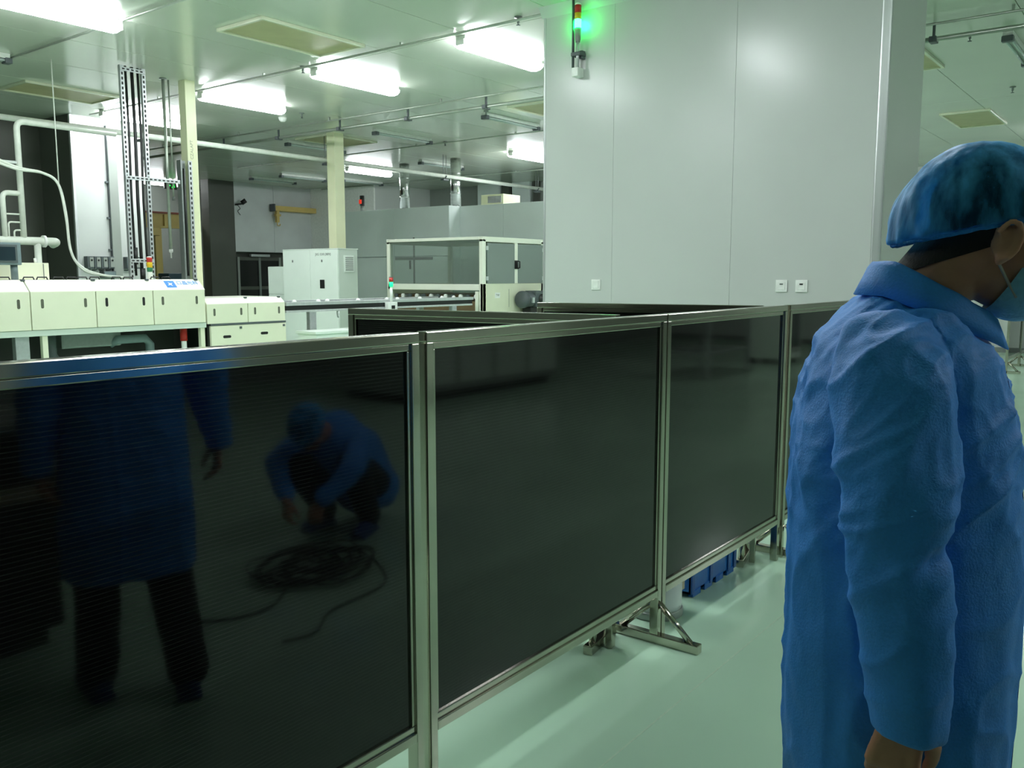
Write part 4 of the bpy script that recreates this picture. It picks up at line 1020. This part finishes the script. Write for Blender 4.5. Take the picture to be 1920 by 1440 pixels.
body = part_mesh('body', fuse(mb, .0042, 5), 'skin', t)

# hair at the nape and under the cap
mb = MB(); h = MB(); h.ball((-.016, 0, .056), (.098, .077, .092), 24)
h.bm.transform(HM); me = bpy.data.meshes.new('tmp'); h.bm.to_mesh(me); h.bm.free(); mb.bm.from_mesh(me)
limb(mb, [(.018, 0, 1.455), (.028, 0, 1.47), (.085, 0, 1.545)], [.063, .0645, .0645], 24)
hm = fuse(mb, .004, 5)
b = bmesh.new(); b.from_mesh(hm)
for co, no in (((.0, 0, 1.508), (-.32, 0, 1)), ((.118, 0, 1.55), (-1, 0, .15))):
    bmesh.ops.bisect_plane(b, geom=list(b.verts) + list(b.edges) + list(b.faces), plane_co=co, plane_no=Vector(no).normalized(), clear_inner=True)
b.to_mesh(hm); b.free()
part_mesh('hair', hm, 'hair', t)

# cap
cm, loop, cc = cap_mesh(Matrix.Translation((.107, 0, 1.566)), (.105, 0, 1.574), Vector((-.19, 0, 1)).normalized())
capo = part_mesh('bouffant_cap', cm, 'cap', t)
band = MB(); pts = [cc + (p - cc) * (.985 + .005 * noise.noise((i * .4, 0, 0))) + Vector((0, 0, .002 * noise.noise((i * .3, 5, 0)))) for i, p in enumerate(loop)]
band.tube(pts + [pts[0]], .0045, 8, caps=False)
me = bpy.data.meshes.new('elastic_band'); band.bm.to_mesh(me); band.bm.free()
part_mesh('elastic_band', me, mat('cap_band', '#2583cc', .55, bump=.5, scale=150), capo)

# mask with ear strap
mk = MB(); mk.ball((.052, 0, -.042), (.068, .066, .066), 24); mk.ball((.085, 0, -.02), (.038, .042, .05), 18)
mk.bm.transform(HM); mm = fuse(mk, .005, 4)
b = bmesh.new(); b.from_mesh(mm)
n1 = (HM.to_3x3() @ Vector((1, 0, -.25))).normalized()
bmesh.ops.bisect_plane(b, geom=list(b.verts) + list(b.edges) + list(b.faces), plane_co=HM @ Vector((.040, 0, -.03)), plane_no=n1, clear_inner=True)
b.to_mesh(mm); b.free()
mo_ = part_mesh('face_mask', mm, 'mask', t)
for s in (-1, 1):
    st = MB().tube(spl([HM @ Vector((.050, s * .058, -.07)), HM @ Vector((.024, s * .064, -.045)), HM @ Vector((.002, s * .085, -.026))], 5), .0024, 6)
    st.tube(spl([HM @ Vector((.055, s * .066, .0)), HM @ Vector((.035, s * .074, .018)), HM @ Vector((.01, s * .084, .036))], 5), .0032, 6)
    me = bpy.data.meshes.new('ear_strap'); st.bm.to_mesh(me); st.bm.free(); part_mesh('ear_strap', me, 'strap', mo_)

# coat
mb = MB()
loft(mb, [(.47, -.150, .185, .215), (.6, -.156, .186, .215), (.8, -.166, .190, .208), (.98, -.168, .192, .198), (1.12, -.163, .183, .19), (1.25, -.157, .168, .192),
          (1.34, -.140, .148, .192), (1.385, -.126, .118, .172), (1.42, -.108, .088, .128), (1.452, -.078, .06, .086), (1.475, -.05, .03, .055)], 48, 2.5)
SRA = [(-.03, -.168, 1.372), (-.026, -.205, 1.335), (-.018, -.236, 1.22), (-.008, -.252, 1.10), (.006, -.265, .98), (.014, -.272, .88), (.014, -.272, .838)]
SLA = [(-.03, .168, 1.372), (-.02, .205, 1.335), (0, .255, 1.22), (.025, .29, 1.11), (.05, .315, .99), (.072, .335, .90), (.078, .338, .86)]
for A in (SRA, SLA):
    b0 = mb
    pts = spl(A, 5); rr = [.066, .075, .0765, .068, .058, .048, .045]
    rs = [rr[min(i // 5, 6)] + (rr[min(i // 5 + 1, 6)] - rr[min(i // 5, 6)]) * (i % 5) / 5 for i in range(len(pts))]
    mb.tube(pts, rs, 28); mb.ball(A[0], .07, 20)
me = fuse(mb, .0058, 9)
def ridge(p): return max(0.0, 1 - 2.2 * abs(noise.noise(p))) ** 2
def fold(p):
    x, y, z = p
    v = .0055 * noise.noise((x * 12, y * 12, z * 2.0))                       # long hanging folds
    v += .0065 * ridge((x * 9 + 4, y * 9, z * 1.6))
    a, b_ = x * .75 + z * .66, z * .75 - x * .66                             # pulls running down from the shoulder
    w = max(0, min(1, (z - .98) / .2))
    v += .0085 * w * ridge((a * 4 + 1, y * 6, b_ * 17))
    v += .0050 * ridge((a * 8, y * 8 + 7, b_ * 11))
    v += .0035 * w * ridge((a * 12 + 5, y * 14, b_ * 26)) + .0022 * noise.noise((x * 24, y * 24, z * 14))
    v += .0012 * noise.noise((x * 50, y * 50, z * 35))
    if y < -.19 or y > .22:                                                  # creases on the inside of the elbow
        e = math.exp(-((z - 1.105 - .25 * x) / .022) ** 2) * max(0, min(1, (x + .01) / .04))
        e2 = math.exp(-((z - 1.15 - .5 * x) / .016) ** 2) * max(0, min(1, x / .04))
        v += -.017 * e + .007 * e2
    return v
vn = [v.normal.copy() for v in me.vertices]
for v, nn in zip(me.vertices, vn): v.co += nn * fold(v.co)
coat = part_mesh('coat', me, 'coat', t)

# turned-down collar
b = bmesh.new(); rows = []
th0 = math.radians(32); N = 44
for i in range(N + 1):
    th = th0 + (2 * math.pi - 2 * th0) * i / N
    ct, st_ = math.cos(th), math.sin(th)
    f0 = .043 + .092 * ct; zt = min(1.519, 1.509 - .6 * f0)
    drop = .050; row = []
    for dr_, dz in ((-.014, -.055), (-.008, -.02), (-.003, 0), (.004, .004), (.012, -.004), (.021, -.5 * drop), (.031, -drop)):
        wob = .003 * noise.noise((th * 2.3, dr_ * 40, 1))
        row.append(b.verts.new((.043 + (.092 + dr_ + wob) * ct, (.084 + dr_ + wob) * st_, zt + dz + wob)))
    rows.append(row)
for i in range(N):
    for k in range(6): 
        f = b.faces.new((rows[i][k], rows[i+1][k], rows[i+1][k+1], rows[i][k+1])); f.smooth = True
bmesh.ops.recalc_face_normals(b, faces=b.faces)
bmesh.ops.solidify(b, geom=list(b.faces), thickness=.0025)
me = bpy.data.meshes.new('collar'); b.to_mesh(me); b.free()
part_mesh('collar', me, 'coat', coat)
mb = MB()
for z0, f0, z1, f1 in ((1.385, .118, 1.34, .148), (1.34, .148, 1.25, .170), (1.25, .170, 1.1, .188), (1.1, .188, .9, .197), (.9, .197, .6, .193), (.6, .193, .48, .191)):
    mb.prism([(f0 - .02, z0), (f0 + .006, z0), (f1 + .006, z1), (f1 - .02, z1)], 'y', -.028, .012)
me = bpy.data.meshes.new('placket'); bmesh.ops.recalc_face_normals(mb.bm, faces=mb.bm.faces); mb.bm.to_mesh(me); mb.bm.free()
part_mesh('front_placket', me, 'coatdark', coat)['label'] = 'front flap, its navy mostly painted shadow'  # placket's navy is mostly shadow put into the colour
# trousers, shoes
mb = MB()
for A in (RL, LL): limb(mb, [A[0], A[1], (A[2][0], A[2][1], .10)], [.105, .082, .072], 18)
mb.ball((0, 0, .86), (.13, .17, .1), 18)
me = fuse(mb, .008, 6)
vn = [v.normal.copy() for v in me.vertices]
for v, nn in zip(me.vertices, vn): v.co += nn * .006 * noise.noise((v.co.x * 14, v.co.y * 14, v.co.z * 9))
part_mesh('trousers', me, 'trouser', t)
shoe(t, RL[2], math.radians(-6)); shoe(t, LL[2], math.radians(10))
t.location = (1.556, .371, 0); t.rotation_euler[2] = math.radians(-72)

# ---- crouching worker (seen mirrored in the nearest sheet)
t = thing('person', (0, 0, 0), 'crouching worker in blue coat over the cable coil, mirrored in the nearest screen', 'person')
HM = Matrix.Translation((.35, 0, .66)) @ Matrix.Rotation(math.radians(62), 4, 'Y')
mb = MB(); head(mb, HM)
limb(mb, [(.15, 0, .60), (.24, 0, .63), (.32, 0, .655)], [.07, .06, .06], 16)
limb(mb, [(-.16, 0, .26), (-.08, 0, .44), (.12, 0, .58)], [.15, .145, .13], 20)
A1 = [(.12, -.17, .57), (.32, -.25, .46), (.46, -.12, .29)]; A2 = [(.12, .17, .57), (.30, .27, .45), (.47, .09, .28)]
for A in (A1, A2): limb(mb, A, [.055, .043, .028], 12)
hand(mb, A1[2], (.35, .25, -1), (.3, 1, .2), (-1, .2, -.3), 1.0, .8); hand(mb, A2[2], (.3, -.2, -.9), (.3, -1, .2), (-1, -.2, -.3), 1.0, .8)
G1 = [(-.14, -.10, .27), (.24, -.19, .46), (.0, -.15, .08)]; G2 = [(-.14, .10, .27), (.22, .20, .42), (-.02, .16, .08)]
for A in (G1, G2): limb(mb, A, [.09, .06, .042], 12)
part_mesh('body', fuse(mb, .008, 4), 'skin', t)
cm, loop, cc = cap_mesh(HM @ Matrix.Translation((-.01, 0, .055)), tuple(HM @ Vector((0, 0, .02))), (HM.to_3x3() @ Vector((-.15, 0, 1))).normalized(), 5.0, (.125, .1, .12))
capo = part_mesh('bouffant_cap', cm, 'cap', t)
mb = MB()
limb(mb, [(-.20, 0, .25), (-.10, 0, .43), (.10, 0, .57)], [.20, .185, .165], 22); mb.ball((.12, 0, .58), (.12, .23, .09), 18)
for A in (A1, A2): limb(mb, [A[0], A[1], Vector(A[1]) * .12 + Vector(A[2]) * .88], [.08, .066, .05], 16)
mb.ball((-.24, 0, .22), (.15, .22, .17), 18)
me = fuse(mb, .009, 8)
vn = [v.normal.copy() for v in me.vertices]
for v, nn in zip(me.vertices, vn): v.co += nn * (.012 * noise.noise((v.co.x * 11, v.co.y * 11, v.co.z * 7)))
part_mesh('coat', me, 'coat', t)
mb = MB()
for A in (G1, G2): limb(mb, [A[0], A[1], (A[2][0], A[2][1], .11)], [.11, .088, .072], 16)
part_mesh('trousers', fuse(mb, .009, 6), 'trouser', t)
shoe(t, G1[2], math.radians(-8)); shoe(t, G2[2], math.radians(8))
t.location = (3.42, -.60, 0); t.rotation_euler[2] = math.radians(163)
